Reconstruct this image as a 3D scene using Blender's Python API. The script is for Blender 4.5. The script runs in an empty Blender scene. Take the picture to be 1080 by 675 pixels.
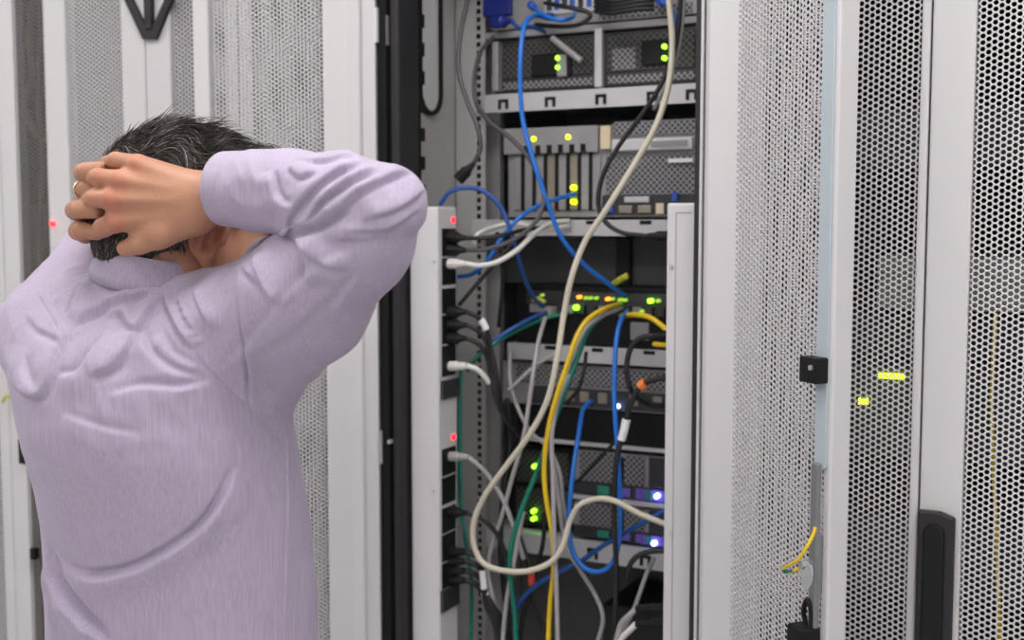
import bpy, math, random
import numpy as np
random.seed(7); rng = np.random.default_rng(7)
S = bpy.context.scene
COL = S.collection

# ------------------------------------------------------------------ camera
F = 1250.0                      # focal length for a 1080 px wide frame
CAM = np.array([0.0, 0.0, 1.6])
TILT = math.atan(100.0/F)
FW = np.array([0, math.cos(TILT), -math.sin(TILT)])
UPV = np.array([0, math.sin(TILT), math.cos(TILT)])
RT = np.array([1.0, 0, 0])
cd = bpy.data.cameras.new('camera'); cam = bpy.data.objects.new('camera', cd); COL.objects.link(cam)
cam.location = CAM; cam.rotation_euler = (math.pi/2 - TILT, 0, 0)
cd.sensor_width = 36; cd.lens = 36*F/1080
cd.clip_start = 0.05
cd.dof.use_dof = True; cd.dof.focus_distance = 1.46; cd.dof.aperture_fstop = cd.lens/9.3
S.camera = cam

def ray(px, py):
    d = FW + (px-540)/F*RT + (337.5-py)/F*UPV
    return d
def W(px, py, Y):
    """world point seen at photo position px,py at distance Y along the room"""
    d = ray(px, py)
    return CAM + d*(Y/d[1])
PHI = math.radians(27)
UV = np.array([math.cos(PHI), -math.sin(PHI), 0]); WV = np.array([math.sin(PHI), math.cos(PHI), 0])
O = np.array([0, 2.0, 0])
def RP(px, py, w):
    """rack coordinates (u along the row, w into the row, z) of a photo position on the plane w"""
    d = ray(px, py)
    t = (w - np.dot(CAM-O, WV))/np.dot(d, WV)
    P = CAM + d*t
    return float(np.dot(P-O, UV)), float(w), float(P[2])
def U(px, w=0.0, py=237): return RP(px, py, w)[0]
def Z(px, py, w=0.0): return RP(px, py, w)[2]
def toW(p): return O + p[0]*UV + p[1]*WV + np.array([0, 0, p[2]])

# ------------------------------------------------------------------ materials
def mat(name, col, rough=.5, metal=0.0, spec=.5, emis=None, es=0, noise=0, nscale=40, bump=0, coat=0):
    m = bpy.data.materials.new(name); m.use_nodes = True
    nt = m.node_tree; b = nt.nodes['Principled BSDF']
    c = tuple(col)+(1,)
    b.inputs['Base Color'].default_value = c
    b.inputs['Roughness'].default_value = rough; b.inputs['Metallic'].default_value = metal
    b.inputs['Specular IOR Level'].default_value = spec
    if coat: b.inputs['Coat Weight'].default_value = coat
    if emis: b.inputs['Emission Color'].default_value = tuple(emis)+(1,); b.inputs['Emission Strength'].default_value = es
    tc = nt.nodes.new('ShaderNodeTexCoord'); n = nt.nodes.new('ShaderNodeTexNoise')
    n.inputs['Scale'].default_value = nscale; n.inputs['Detail'].default_value = 3
    nt.links.new(tc.outputs['Object'], n.inputs['Vector'])
    if noise and not emis:
        r = nt.nodes.new('ShaderNodeValToRGB')
        r.color_ramp.elements[0].color = tuple(x*(1-noise) for x in col)+(1,)
        r.color_ramp.elements[1].color = tuple(min(1, x*(1+noise)) for x in col)+(1,)
        nt.links.new(n.outputs['Fac'], r.inputs['Fac']); nt.links.new(r.outputs['Color'], b.inputs['Base Color'])
    if bump:
        bp = nt.nodes.new('ShaderNodeBump'); bp.inputs['Strength'].default_value = bump; bp.inputs['Distance'].default_value = .001
        nt.links.new(n.outputs['Fac'], bp.inputs['Height']); nt.links.new(bp.outputs['Normal'], b.inputs['Normal'])
    return m
def srgb(r, g, b):
    f = lambda c: (c/255/12.92 if c/255 <= .04045 else ((c/255+.055)/1.055)**2.4)
    return (f(r), f(g), f(b))
def holes_mat(name, base, hole, scale, rough=.5, metal=.3, thr=.32):
    """sheet metal pierced with a fine grid of vents, as seen on the rear of a server"""
    m = bpy.data.materials.new(name); m.use_nodes = True; nt = m.node_tree; b = nt.nodes['Principled BSDF']
    tc = nt.nodes.new('ShaderNodeTexCoord'); v = nt.nodes.new('ShaderNodeTexVoronoi')
    v.inputs['Scale'].default_value = scale; v.inputs['Randomness'].default_value = .0; v.voronoi_dimensions = '2D'
    mp = nt.nodes.new('ShaderNodeMapping'); mp.inputs['Rotation'].default_value = (0, 0, math.radians(45))
    sx = nt.nodes.new('ShaderNodeSeparateXYZ'); cx_ = nt.nodes.new('ShaderNodeCombineXYZ')
    nt.links.new(tc.outputs['Object'], sx.inputs[0]); nt.links.new(sx.outputs[0], cx_.inputs[0]); nt.links.new(sx.outputs[2], cx_.inputs[1])
    nt.links.new(cx_.outputs[0], mp.inputs['Vector']); nt.links.new(mp.outputs['Vector'], v.inputs['Vector'])
    r = nt.nodes.new('ShaderNodeValToRGB'); r.color_ramp.elements[0].position = thr; r.color_ramp.elements[1].position = thr+.08
    r.color_ramp.elements[0].color = tuple(hole)+(1,); r.color_ramp.elements[1].color = tuple(base)+(1,)
    nt.links.new(v.outputs['Distance'], r.inputs['Fac']); nt.links.new(r.outputs['Color'], b.inputs['Base Color'])
    b.inputs['Roughness'].default_value = rough; b.inputs['Metallic'].default_value = metal
    return m
M = {}
M['white'] = mat('white_powder_coat', (.60, .585, .60), .42, noise=.015, nscale=3, bump=.04)
M['grey'] = mat('grey_powder_coat', (.30, .29, .295), .5, noise=.04, nscale=12)
M['greysheet'] = mat('dark_grey_sheet', (.16, .15, .145), .5, noise=.05)
M['plate'] = mat('plate_grey', (.17, .165, .17), .5, noise=.05)
M['rail'] = mat('rail_steel', (.46, .445, .45), .45, .2, noise=.06)
M['liner'] = mat('liner_grey', (.30, .30, .305), .6, spec=.3, noise=.1)
M['darkint'] = mat('dark_interior', (.03, .03, .032), .6, spec=.3, noise=.1)
M['black'] = mat('black_plastic', (.008, .008, .009), .5, spec=.25, noise=.1)
M['rubber'] = mat('black_rubber', (.010, .010, .010), .6, spec=.2, noise=.1)
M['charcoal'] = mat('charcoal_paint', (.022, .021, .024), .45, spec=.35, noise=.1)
M['zinc'] = mat('zinc_plate', (.60, .62, .63), .38, .75, noise=.08, nscale=60)
M['bluezinc'] = mat('pale_zinc', (.47, .54, .59), .5, .2, noise=.03, nscale=30)
M['shelf'] = mat('shelf_steel', (.58, .57, .59), .4, .25, noise=.05, nscale=30)
M['case'] = mat('server_case', (.33, .32, .33), .45, .3, noise=.12, nscale=50)
M['casedark'] = mat('dark_case', (.045, .045, .05), .5, .3, noise=.2, nscale=60)
M['vent'] = holes_mat('vent_grille', (.27, .265, .28), (.03, .03, .03), 125)
M['ventdark'] = holes_mat('dark_vent_grille', (.085, .08, .075), (.01, .01, .01), 115)
M['ledg'] = mat('green_led', (.1, .5, .02), .4, emis=(.25, 1, .02), es=5)
M['ledy'] = mat('yellow_led', (.5, .5, .02), .4, emis=(.75, 1, .0), es=5)
M['ledr'] = mat('red_led', (.5, .02, .02), .4, emis=(1, .004, .012), es=5)
M['ledo'] = mat('orange_led', (.5, .2, .02), .4, emis=(1, .25, .02), es=3)
M['ledb'] = mat('blue_led', (.3, .4, .9), .4, emis=(.35, .45, 1), es=9)
M['ledd'] = mat('dim_led', (.2, .3, .02), .4, emis=(.3, .6, .05), es=1.0)
M['gold'] = mat('port_metal', (.35, .30, .24), .4, .6, noise=.1)
M['cream'] = mat('cream_sticker', (.72, .60, .42), .6, noise=.05)
M['tag'] = mat('white_tag', (.80, .80, .82), .5, noise=.03)
M['bluep'] = mat('blue_port', (.03, .10, .50), .4, noise=.1)
M['purplep'] = mat('purple_port', (.18, .12, .55), .4, noise=.1)
M['greenp'] = mat('green_port', (.02, .25, .18), .4, noise=.1)
M['navy'] = mat('navy_plastic', (.008, .02, .20), .4, noise=.1)
M['orange'] = mat('orange_tag', (.75, .20, .04), .5, noise=.1)
M['redp'] = mat('red_tag', (.55, .06, .04), .5, noise=.1)
def cmat(n, c, r=.42): M[n] = mat(n.replace('c_', '')+'_sheath', c, r, noise=.05, nscale=80)
cmat('c_blue', (.012, .155, .60)); cmat('c_deep', (.014, .085, .33)); cmat('c_beige', (.56, .52, .42)); cmat('c_grey', (.36, .345, .35))
cmat('c_black', (.010, .010, .011), .5); cmat('c_dgrey', (.075, .068, .075)); cmat('c_yellow', (.78, .53, .015)); cmat('c_green', (.0, .17, .115))
cmat('c_white', (.68, .66, .63)); cmat('c_olive', (.50, .50, .05)); cmat('c_brown', (.30, .23, .15))

# ------------------------------------------------------------------ mesh tools
class MB:
    def __init__(s): s.v = []; s.f = []
    def add(s, v, f):
        n = len(s.v); s.v += [tuple(map(float, p)) for p in v]; s.f += [tuple(i+n for i in q) for q in f]; return s
    def box(s, a0, a1, b0, b1, c0, c1):
        a0, a1 = sorted((a0, a1)); b0, b1 = sorted((b0, b1)); c0, c1 = sorted((c0, c1))
        v = [(x, y, z) for x in (a0, a1) for y in (b0, b1) for z in (c0, c1)]
        return s.add(v, [(0, 1, 3, 2), (4, 6, 7, 5), (0, 4, 5, 1), (2, 3, 7, 6), (0, 2, 6, 4), (1, 5, 7, 3)])
    def prism(s, poly, b0, b1):
        """poly of (a,c) extruded along b"""
        n = len(poly)
        v = [(a, b0, c) for a, c in poly]+[(a, b1, c) for a, c in poly]
        f = [tuple(range(n)), tuple(range(2*n-1, n-1, -1))]+[(i, i+n, (i+1) % n+n, (i+1) % n) for i in range(n)]
        return s.add(v, f)
    def ringprism(s, outer, inner, b0, b1):
        n = len(outer)
        v = [(a, b0, c) for a, c in outer]+[(a, b0, c) for a, c in inner]+[(a, b1, c) for a, c in outer]+[(a, b1, c) for a, c in inner]
        f = []
        for i in range(n):
            j = (i+1) % n
            f += [(i, j, j+n, i+n), (i+2*n, i+3*n, j+3*n, j+2*n), (i, i+2*n, j+2*n, j), (i+n, j+n, j+3*n, i+3*n)]
        return s.add(v, f)
    def tube(s, pts, r, n=8, closed=False, cap=True):
        P = np.array(pts, float); m = len(P)
        R = np.full(m, r) if np.isscalar(r) else np.array(r, float)
        T = np.gradient(P, axis=0) if not closed else np.roll(P, -1, 0)-np.roll(P, 1, 0)
        T /= np.linalg.norm(T, axis=1)[:, None]+1e-12
        up = np.array([0, 0, 1.0]) if abs(T[0][2]) < .9 else np.array([0, 1.0, 0])
        nrm = np.cross(T[0], up); nrm /= np.linalg.norm(nrm)
        rings = []
        for i in range(m):
            nrm = nrm-np.dot(nrm, T[i])*T[i]; nrm /= np.linalg.norm(nrm)+1e-12
            bn = np.cross(T[i], nrm)
            rings.append([P[i]+R[i]*(math.cos(a)*nrm+math.sin(a)*bn) for a in [2*math.pi*k/n for k in range(n)]])
        v = [p for q in rings for p in q]; f = []
        for i in range(m if closed else m-1):
            for k in range(n):
                a = i*n+k; b = i*n+(k+1) % n; c = ((i+1) % m)*n+(k+1) % n; d = ((i+1) % m)*n+k
                f.append((a, b, c, d))
        if cap and not closed: f += [tuple(range(n-1, -1, -1)), tuple((m-1)*n+k for k in range(n))]
        return s.add(v, f)
    def build(s, name, m, parent=None, org=(0, 0, 0), bevel=0, smooth=False, loc=None, rot=None):
        me = bpy.data.meshes.new(name)
        o3 = np.array(org)
        me.from_pydata([tuple(np.array(p)-o3) for p in s.v], [], s.f); me.update()
        if m is not None: me.materials.append(m)
        o = bpy.data.objects.new(name, me); COL.objects.link(o)
        if parent is not None: o.parent = parent
        if loc is not None: o.location = loc
        if rot is not None: o.rotation_euler = (0, 0, rot)
        if bevel:
            b = o.modifiers.new('bevel', 'BEVEL'); b.width = bevel; b.segments = 2; b.limit_method = 'ANGLE'; b.angle_limit = .6
        if smooth: me.polygons.foreach_set('use_smooth', [True]*len(me.polygons))
        return o
def tag(o, label=None, cat=None, group=None, kind=None):
    if label and len(label.split()) > 16: print('LONGLABEL', label)
    if label: o['label'] = label
    if cat: o['category'] = cat
    if group: o['group'] = group
    if kind: o['kind'] = kind
    return o
def rthing(name, label, cat, org, group=None):
    """an empty at rack coordinates org; the parts of the thing are built in rack coordinates"""
    o = bpy.data.objects.new(name, None); COL.objects.link(o)
    o.location = toW(org); o.rotation_euler = (0, 0, -PHI); o.empty_display_size = .05
    tag(o, label, cat, group); o['_o'] = list(org)
    return o
def part(mb, name, m, root, bevel=0, smooth=False, label=None, parent=None):
    o = mb.build(name, m, parent or root, org=list(root['_o']), bevel=bevel, smooth=smooth)
    if label: o['label'] = label
    return o
def smoothpath(pts, sub=10):
    P = np.array(pts, float)
    P = np.vstack([2*P[0]-P[1], P, 2*P[-1]-P[-2]]); out = []
    for i in range(1, len(P)-2):
        p0, p1, p2, p3 = P[i-1:i+3]
        # centripetal-ish catmull rom
        for k in range(sub):
            t = k/sub
            out.append(.5*((2*p1)+(-p0+p2)*t+(2*p0-5*p1+4*p2-p3)*t*t+(-p0+3*p1-3*p2+p3)*t**3))
    out.append(P[-2]); return np.array(out)
# ------------------------------------------------------------------ the room
def struct(mb, name, m, bevel=0):
    o = mb.build(name, m, org=(0, 0, 0), bevel=bevel); o.location = O; o.rotation_euler = (0, 0, -PHI); o['kind'] = 'structure'; return o
def tile_mat(name, c1, c2, scale, rough):
    m = bpy.data.materials.new(name); m.use_nodes = True; nt = m.node_tree; b = nt.nodes['Principled BSDF']
    tc = nt.nodes.new('ShaderNodeTexCoord'); br = nt.nodes.new('ShaderNodeTexBrick'); br.offset = 0
    br.inputs['Scale'].default_value = 1; br.inputs['Brick Width'].default_value = scale; br.inputs['Row Height'].default_value = scale
    br.inputs['Mortar Size'].default_value = .004; br.inputs['Color1'].default_value = tuple(c1)+(1,); br.inputs['Color2'].default_value = tuple(c1)+(1,)
    br.inputs['Mortar'].default_value = tuple(c2)+(1,)
    nt.links.new(tc.outputs['Object'], br.inputs['Vector']); nt.links.new(br.outputs['Color'], b.inputs['Base Color'])
    b.inputs['Roughness'].default_value = rough
    return m
UL, UR, WF, WB, HC = -3.2, 3.2, -3.6, 1.5, 2.95
m_floor = tile_mat('raised_floor_tiles', (.60, .60, .61), (.18, .18, .18), .6, .4)
m_ceil = tile_mat('ceiling_tiles', (.80, .80, .80), (.45, .45, .45), .6, .8)
m_wall = mat('wall_paint', (.74, .73, .73), .8, noise=.01, nscale=2)
struct(MB().box(UL, UR, WF, WB, -.1, 0), 'floor', m_floor)
struct(MB().box(UL, UR, WF, WB, HC, HC+.1), 'ceiling', m_ceil)
struct(MB().box(UL-.1, UR+.1, WF-.1, WF, -.1, HC+.1), 'wall_front', m_wall)
struct(MB().box(UL-.1, UR+.1, WB, WB+.1, -.1, HC+.1), 'wall_back', m_wall)
struct(MB().box(UL-.1, UL, WF, WB, -.1, HC+.1), 'wall_left', m_wall)
struct(MB().box(UR, UR+.1, WF, WB, -.1, HC+.1), 'wall_right', m_wall)
m_lamp = mat('lamp_diffuser', (.9, .9, .9), .5, emis=(1, .975, .955), es=8.2)
lamps = [(-1.8, -.95), (.2, -.95), (1.6, -.95), (-1.5, -2.9), (.4, -2.9), (1.8, -2.9)]
names = ['over the aisle at the left end', 'over the aisle before the open cabinet', 'over the aisle at the right end',
         'behind the viewer at the left end', 'behind the viewer in the middle', 'behind the viewer at the right end']
for (uu, ww), nm in zip(lamps, names):
    t = rthing('ceiling_light', 'flush fluorescent ceiling panel '+nm, 'light', (uu, ww, HC-.04), 'fluorescent ceiling panels')
    part(MB().ringprism([(uu-.6, 0), (uu+.6, 0), (uu+.6, 1), (uu-.6, 1)], [(uu-.57, .03), (uu+.57, .03), (uu+.57, .97), (uu-.57, .97)], 0, 1), 'frame', M['white'], t) if 0 else None
    mb = MB()
    a, b = (.62, .32) if ww > -2 else (.62, .26)
    mb.box(uu-a, uu+a, ww-b, ww-b+.03, HC-.04, HC-.001).box(uu-a, uu+a, ww+b-.03, ww+b, HC-.04, HC-.001)
    mb.box(uu-a, uu-a+.03, ww-b+.03, ww+b-.03, HC-.04, HC-.001).box(uu+a-.03, uu+a, ww-b+.03, ww+b-.03, HC-.04, HC-.001)
    part(mb, 'frame', M['white'], t)
    part(MB().box(uu-a+.03, uu+a-.03, ww-b+.03, ww+b-.03, HC-.03, HC-.015), 'diffuser', m_lamp, t)

# ------------------------------------------------------------------ cabinets
HT = 2.25; PZ0, PZ1 = .12, 2.15
PITCH = .0088
def perf_mesh(width, z0, z1, PITCH, th=.0014, hole=.388):
    """a steel sheet really pierced with staggered round holes"""
    px_ = PITCH*math.sqrt(3)/2; nc = int(math.ceil(width/px_))+1; nr = int((z1-z0)/PITCH)
    R = PITCH/math.sqrt(3)
    ang = [math.radians(30*k) for k in range(12)]
    outer = np.array([[math.cos(a)*R*(1 if k % 2 == 0 else math.cos(math.pi/6)), math.sin(a)*R*(1 if k % 2 == 0 else math.cos(math.pi/6))] for k, a in enumerate(ang)])
    inner = np.array([[math.cos(a), math.sin(a)] for a in ang])*PITCH*hole
    cen = np.array([[c*px_, z0+(r+(.5 if c % 2 else 0))*PITCH] for c in range(nc) for r in range(nr)])
    n = len(cen)
    of = (cen[:, None, :]+outer[None]).reshape(-1, 2); inn = (cen[:, None, :]+inner[None]).reshape(-1, 2)
    key = np.round(of/1e-5).astype(np.int64); uq, inv = np.unique(key[:, 0]*10_000_000+key[:, 1], return_inverse=True)
    first = np.zeros(len(uq), int); first[inv] = np.arange(len(inv)); ou = of[first]; no = len(ou); ni = len(inn)
    mk = lambda a, y: np.column_stack([a[:, 0], np.full(len(a), y), a[:, 1]])
    V = np.vstack([mk(ou, 0), mk(inn, 0), mk(ou, th), mk(inn, th)])
    oi = inv.reshape(n, 12); ii = (np.arange(ni)+no).reshape(n, 12)
    o2, i2 = np.roll(oi, -1, 1), np.roll(ii, -1, 1); B = no+ni
    Fc = np.concatenate([np.stack([oi, o2, i2, ii], -1).reshape(-1, 4), np.stack([oi+B, ii+B, i2+B, o2+B], -1).reshape(-1, 4), np.stack([ii, i2, i2+B, ii+B], -1).reshape(-1, 4)])
    me = bpy.data.meshes.new('perforated_panel')
    me.vertices.add(len(V)); me.vertices.foreach_set('co', V.ravel())
    me.loops.add(Fc.size); me.loops.foreach_set('vertex_index', Fc.ravel().astype(np.int32))
    me.polygons.add(len(Fc)); me.polygons.foreach_set('loop_start', np.arange(len(Fc), dtype=np.int32)*4); me.polygons.foreach_set('loop_total', np.full(len(Fc), 4, np.int32))
    me.update(calc_edges=True); me.materials.append(M['white']); return me
_pm = {}
def perf(width, parent, loc, m=None, pitch=.0088):
    k = (round(width/(pitch*.866)), pitch)
    if k not in _pm: _pm[k] = perf_mesh(width, PZ0, PZ1, pitch)
    o = bpy.data.objects.new('perforated_panel', _pm[k]); COL.objects.link(o); o.parent = parent; o.location = loc
    if m: o.data = o.data.copy(); o.data.materials[0] = m
    return o
DT = .030   # door thickness
def leaf(root, u0, u1, fl, fr, org=None, ang=0, inner=False, thick=DT, pm=None, pitch=.0088):
    """door leaf between u0,u1 with frame widths fl (low-u side) and fr (high-u side); hinge at org when swung"""
    mb = MB()
    zb, zt = .04, HT-.02
    w0, w1 = -thick, 0
    mb.box(u0, u0+fl, w0, w1, zb, zt).box(u1-fr, u1, w0, w1, zb, zt).box(u0+fl, u1-fr, w0, w1, zb, PZ0+.02).box(u0+fl, u1-fr, w0, w1, PZ1-.02, zt)
    ro = list(root['_o'])
    d = mb.build('door', M['white'], root, org=(0, 0, 0), bevel=.003)
    d.location = (-ro[0], -ro[1], -ro[2])
    pw = (u1-fr)-(u0+fl)
    p = perf(pw, d, (u0+fl, -.021 if not inner else -.012, 0), pm, pitch)
    return d
def cab_shell(name, label, cat, u0, u1, lights=None, group='server cabinets in the row'):
    t = rthing(name, label, cat, (u0, 0, 0), group)
    mb = MB().box(u0, u0+.012, .004, 1.0, .0, HT).box(u1-.012, u1, .004, 1.0, .0, HT).box(u0+.012, u1-.012, .98, 1.0, 0, HT)
    mb.box(u0+.012, u1-.012, .004, .98, 0, .05).box(u0+.012, u1-.012, .004, .98, HT-.03, HT)
    part(mb, 'carcass', lights or M['grey'], t)
    return t
def sw_handle(root, door, u0, u1, z0, z1, w=-DT):
    """long black swing handle: dished escutcheon, tapering top, raised grip with rounded top"""
    uc = (u0+u1)/2; hw = (u1-u0)/2
    out = [(u0, z0), (u1, z0), (u1, z1-.007), (u0+hw*1.2, z1), (u0, z1)]
    c = MB().prism(out, w-.016, w)
    h = c.build('handle', M['charcoal'], door, org=(0, 0, 0), bevel=.003)
    gw = hw*.58; arc = [(uc-.002+gw*math.cos(a), z1-.030-gw*.0+gw*math.sin(a)*.9) for a in np.linspace(0, math.pi, 12)]
    g = MB().prism([(uc-.002-gw, z0+.02), (uc-.002+gw, z0+.02)]+arc, w-.0225, w-.0155)
    g.build('grip', M['black'], h, org=(0, 0, 0), bevel=.002) if 0 else None
    o = g.build('grip', M['black'], door, org=(0, 0, 0), bevel=.0025)
    return h

# cabinet right of the open one, doors closed
uA, uM, uB = .348, U(977, -DT), .985
rc = cab_shell('server_cabinet', 'closed white server cabinet with black swing handle at the right edge of the photo', 'server cabinet', uA, uB, M['darkint'])
dl = leaf(rc, uA, uM-.0012, U(805, -.02)-uA, .012)
dr = leaf(rc, uM+.0012, uB-.004, U(1030, -DT, 0)-uM, .06)
sw_handle(rc, dr, U(969, -DT, 560), U(1008, -DT, 560), Z(988, 760, -DT), Z(988, 538, -DT))
# contents behind the holes
t = rthing('rack_server', 'server with yellow-green lamps behind the narrow perforated door at right', 'server', (uA+.05, .12, Z(930, 480, .12)))
z0, z1 = Z(930, 480, .12), Z(930, 388, .12)
part(MB().box(uA+.05, uB-.07, .12, .8, z0, z1), 'chassis', M['casedark'], t)
led = MB()
led.box(U(932, .12), U(958, .12), .112, .12, Z(945, 399, .12), Z(945, 394, .12))
led.box(U(911, .12), U(920, .12), .112, .12, Z(913, 426, .12), Z(913, 420, .12))
part(led, 'status_lights', M['ledy'], t)
t = rthing('rack_server', 'pale grey server seen dimly through the holes of the wide right door', 'server', (uM, .15, Z(1050, 330, .15)))
part(MB().box(uM-.1, uB-.07, .17, .8, Z(1050, 330, .15), Z(1050, 272, .15)), 'chassis', M['case'], t)
for k, (ya, yb) in enumerate([(110, 175), (560, 640), (340, 380)]):
    t = rthing('rack_server', 'dark server behind the perforated right door, '+['high up above the pale one', 'level with the black handle', 'directly under the pale one'][k], 'server', (uM, .18, Z(1050, yb, .18)))
    part(MB().box(uA+.05, uB-.07, .2, .8, Z(1050, yb, .18), Z(1050, ya, .18)), 'chassis', M['casedark'], t)
def cable(name, label, pts, r, m, cat='cable', group=None, sub=8, plugs=(), n=8, world=False):
    P = smoothpath([toW(RP(*p)) for p in pts] if not world else pts, sub)
    o = MB().tube(P-P[0], r, n).build(name, m, smooth=True); o.location = P[0]
    tag(o, label, cat, group)
    return o, P
cable('network_cable', 'yellow cable hanging behind the holes of the right-hand door', [(1050, 330, .1), (1046, 430, .09), (1049, 520, .08), (1052, 600, .08), (1056, 760, .09)], .0035, M['c_yellow'])

# cabinets left of the open one
a0 = U(0, -DT)
wc = cab_shell('server_cabinet', 'white server cabinet with a single closed door directly left of the open cabinet', 'server cabinet', U(266, 0), -.285)
leaf(wc, U(266, 0), -.285, .028, .075, pitch=.0084)
xc = cab_shell('server_cabinet', 'white double-door cabinet with a black forked handle, behind the head of the man', 'server cabinet', U(65, 0), U(266, 0)-.003)
xm = U(157.5, -DT)
leaf(xc, U(65, 0), xm-.0013, U(74, -DT)-U(65, 0), xm-U(133, -DT), pitch=.0088)
dB = leaf(xc, xm+.0013, U(266, 0)-.003, U(183, -DT)-xm, .027, pitch=.0088)
# forked black handle hanging over the meeting gap
zb = Z(157, 38, -.05); w0, w1 = -DT-.009, -DT
hx = MB()
s_ = 1/520.
def P2(px, py): return (U(px, -.05), Z(px, py, -.05))
bot, c0 = P2(157, 38), P2(157, -60)
hx.prism([P2(150, 40), P2(164, 40), P2(182, -2), P2(182, -60), P2(174.5, -60), P2(174.5, -4), P2(160.5, 27), P2(153.5, 27), P2(140, -4), P2(140, -60), P2(132, -60), P2(132, -2)], w0, w1)
hx.prism([P2(153.5, 30), P2(161, 30), P2(161, -60), P2(153.5, -60)], w0-.003, w1)
hx.build('handle', M['charcoal'], dB, org=(0, 0, 0), bevel=.002)
yc = cab_shell('server_cabinet', 'white cabinet with a dark perforated door at the far left edge', 'server cabinet', -1.62, U(65, 0)-.003, M['darkint'])
ym = U(3, -DT)
leaf(yc, ym+.0013, U(65, 0)-.003, U(19, -DT)-ym, U(65, 0)-U(54, -DT), pm=M['greysheet'], pitch=.0088)
dE = leaf(yc, -1.62, ym-.0013, .06, .03)
for (px, py, hgt, wd) in [(12, 319, 12, 5), (16, 475, 26, 6), (24, 582, 12, 5)]:
    MB().box(U(px-wd/2, -.04), U(px+wd/2, -.04), -.045, -.0305, Z(px, py+hgt/2, -.04), Z(px, py-hgt/2, -.04)).build('catch', M['black'], dE, org=(0, 0, 0), bevel=.002)
MB().tube(smoothpath([RP(3, 424, -.045), RP(7, 417, -.05), RP(12, 421, -.045)]), .0035, 6).build('earth_wire', M['c_olive'], dE, org=(0, 0, 0))
# what shows through the left doors: light blanking plates with slits
for root, ua, ub in ((wc, U(262, 0), -.30), (xc, U(65, 0)+.02, U(266, 0)-.02)):
    mb = MB()
    z = .1
    while z < 2.15:
        mb.box(ua+.012, ub-.012, .11, .113, z, z+.128); z += .1335
    part(mb, 'blanking_plate', M['plate'], root)
t = rthing('rack_server', 'dark equipment with a red lamp behind the far left door', 'server', (-1.3, .15, Z(50, 262, .12)))
part(MB().box(-1.55, U(66, .15)-.05, .15, .8, Z(50, 262, .12), Z(50, 215, .12)), 'chassis', M['casedark'], t)
q = RP(55, 236, -.034)
part(MB().box(q[0]-.004, q[0]+.004, -.036, -.028, q[2]-.004, q[2]+.004), 'lamp', M['ledr'], yc)
cable('power_cable', 'brown cords looping behind the dark far left door', [(35, -20, .08), (31, 40, .07), (34, 80, .06), (26, 110, .06), (36, 138, .06), (52, 150, .06), (58, 170, .07)], .007, M['c_brown'])
cable('power_cable', 'brown cord hanging straight behind the dark far left door', [(44, -20, .09), (42, 60, .09), (41, 110, .09), (44, 170, .09), (42, 300, .09)], .006, M['c_brown'])
# more of the row beyond the frame to the right
# ------------------------------------------------------------------ the open cabinet
def SP(px, py, u):
    """rack coordinates of a photo position on the plane u = const"""
    d = ray(px, py); t = (u-np.dot(CAM-O, UV))/np.dot(d, UV); P = CAM+d*t
    return u, float(np.dot(P-O, WV)), float(P[2])
oc = cab_shell('server_cabinet', 'open white server cabinet full of tangled cables, both doors swung wide', 'server cabinet', -.282, .345, M['rail'])
# dark back half of the interior
part(MB().box(-.268, .333, .80, .81, .05, HT-.03), 'back_door', M['liner'], oc)
part(MB().box(-.266, -.262, .36, .80, .05, HT-.03).box(.325, .329, .36, .80, .05, HT-.03), 'inner_lining', M['liner'], oc)
# left post with cable comb
pm = MB().box(-.266, -.249, .0, .07, .02, HT-.02)
part(pm, 'post', M['rubber'], oc)
pm = MB().box(-.247, -.226, .006, .075, .02, HT-.02)
part(pm, 'post', M['charcoal'], oc, bevel=.006)
cm = MB()
for k in range(-3, 30):
    z = Z(436, 22+30*k, .09)
    if z < .05: break
    cm.box(-.240, -.232, .070, .104, z-.012, z+.012)
part(cm.box(-.242, -.236, .070, .096, .05, HT-.03), 'cable_comb', M['rubber'], oc)
part(MB().box(-.2635, -.2475, .001, .01, Z(404, 48, 0), Z(404, 16, 0)), 'bracket', M['plate'], oc, bevel=.001)
for py in (466,):
    part(MB().box(-.251, -.246, -.002, .01, Z(411, py+2, 0), Z(411, py-2, 0)), 'screw', M['rail'], oc)
# wall panel with an oval opening edged in rubber
u_ = -.2655
zlo = SP(454, 122, u_)[2]; wa, wb = SP(441, 60, u_)[1], SP(465, 60, u_)[1]
def oval(w0, w1, z0, z1, n=10):
    r = (w1-w0)/2; c = (w0+w1)/2
    return [(c+r*math.cos(a), z1-r+r*math.sin(a)) for a in np.linspace(0, math.pi, n)]+[(c+r*math.cos(a), z0+r+r*math.sin(a)) for a in np.linspace(math.pi, 2*math.pi, n)]
def along_w(mb):   # prism helpers extrude along the second axis; turn them so that they extrude along u
    mb.v = [(b, a, c) for a, b, c in mb.v]; return mb
for dz in (0, -.62, -1.24):
    part(along_w(MB().ringprism(oval(wa, wb, zlo+dz, zlo+dz+.36), oval(wa+.008, wb-.008, zlo+.008+dz, zlo+dz+.352), u_-.004, u_+.005)), 'grommet', M['rubber'], oc)
    part(along_w(MB().prism(oval(wa+.007, wb-.007, zlo+.007+dz, zlo+dz+.353), u_-.004, u_-.001)), 'slot_cover', M['white'], oc)
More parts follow.
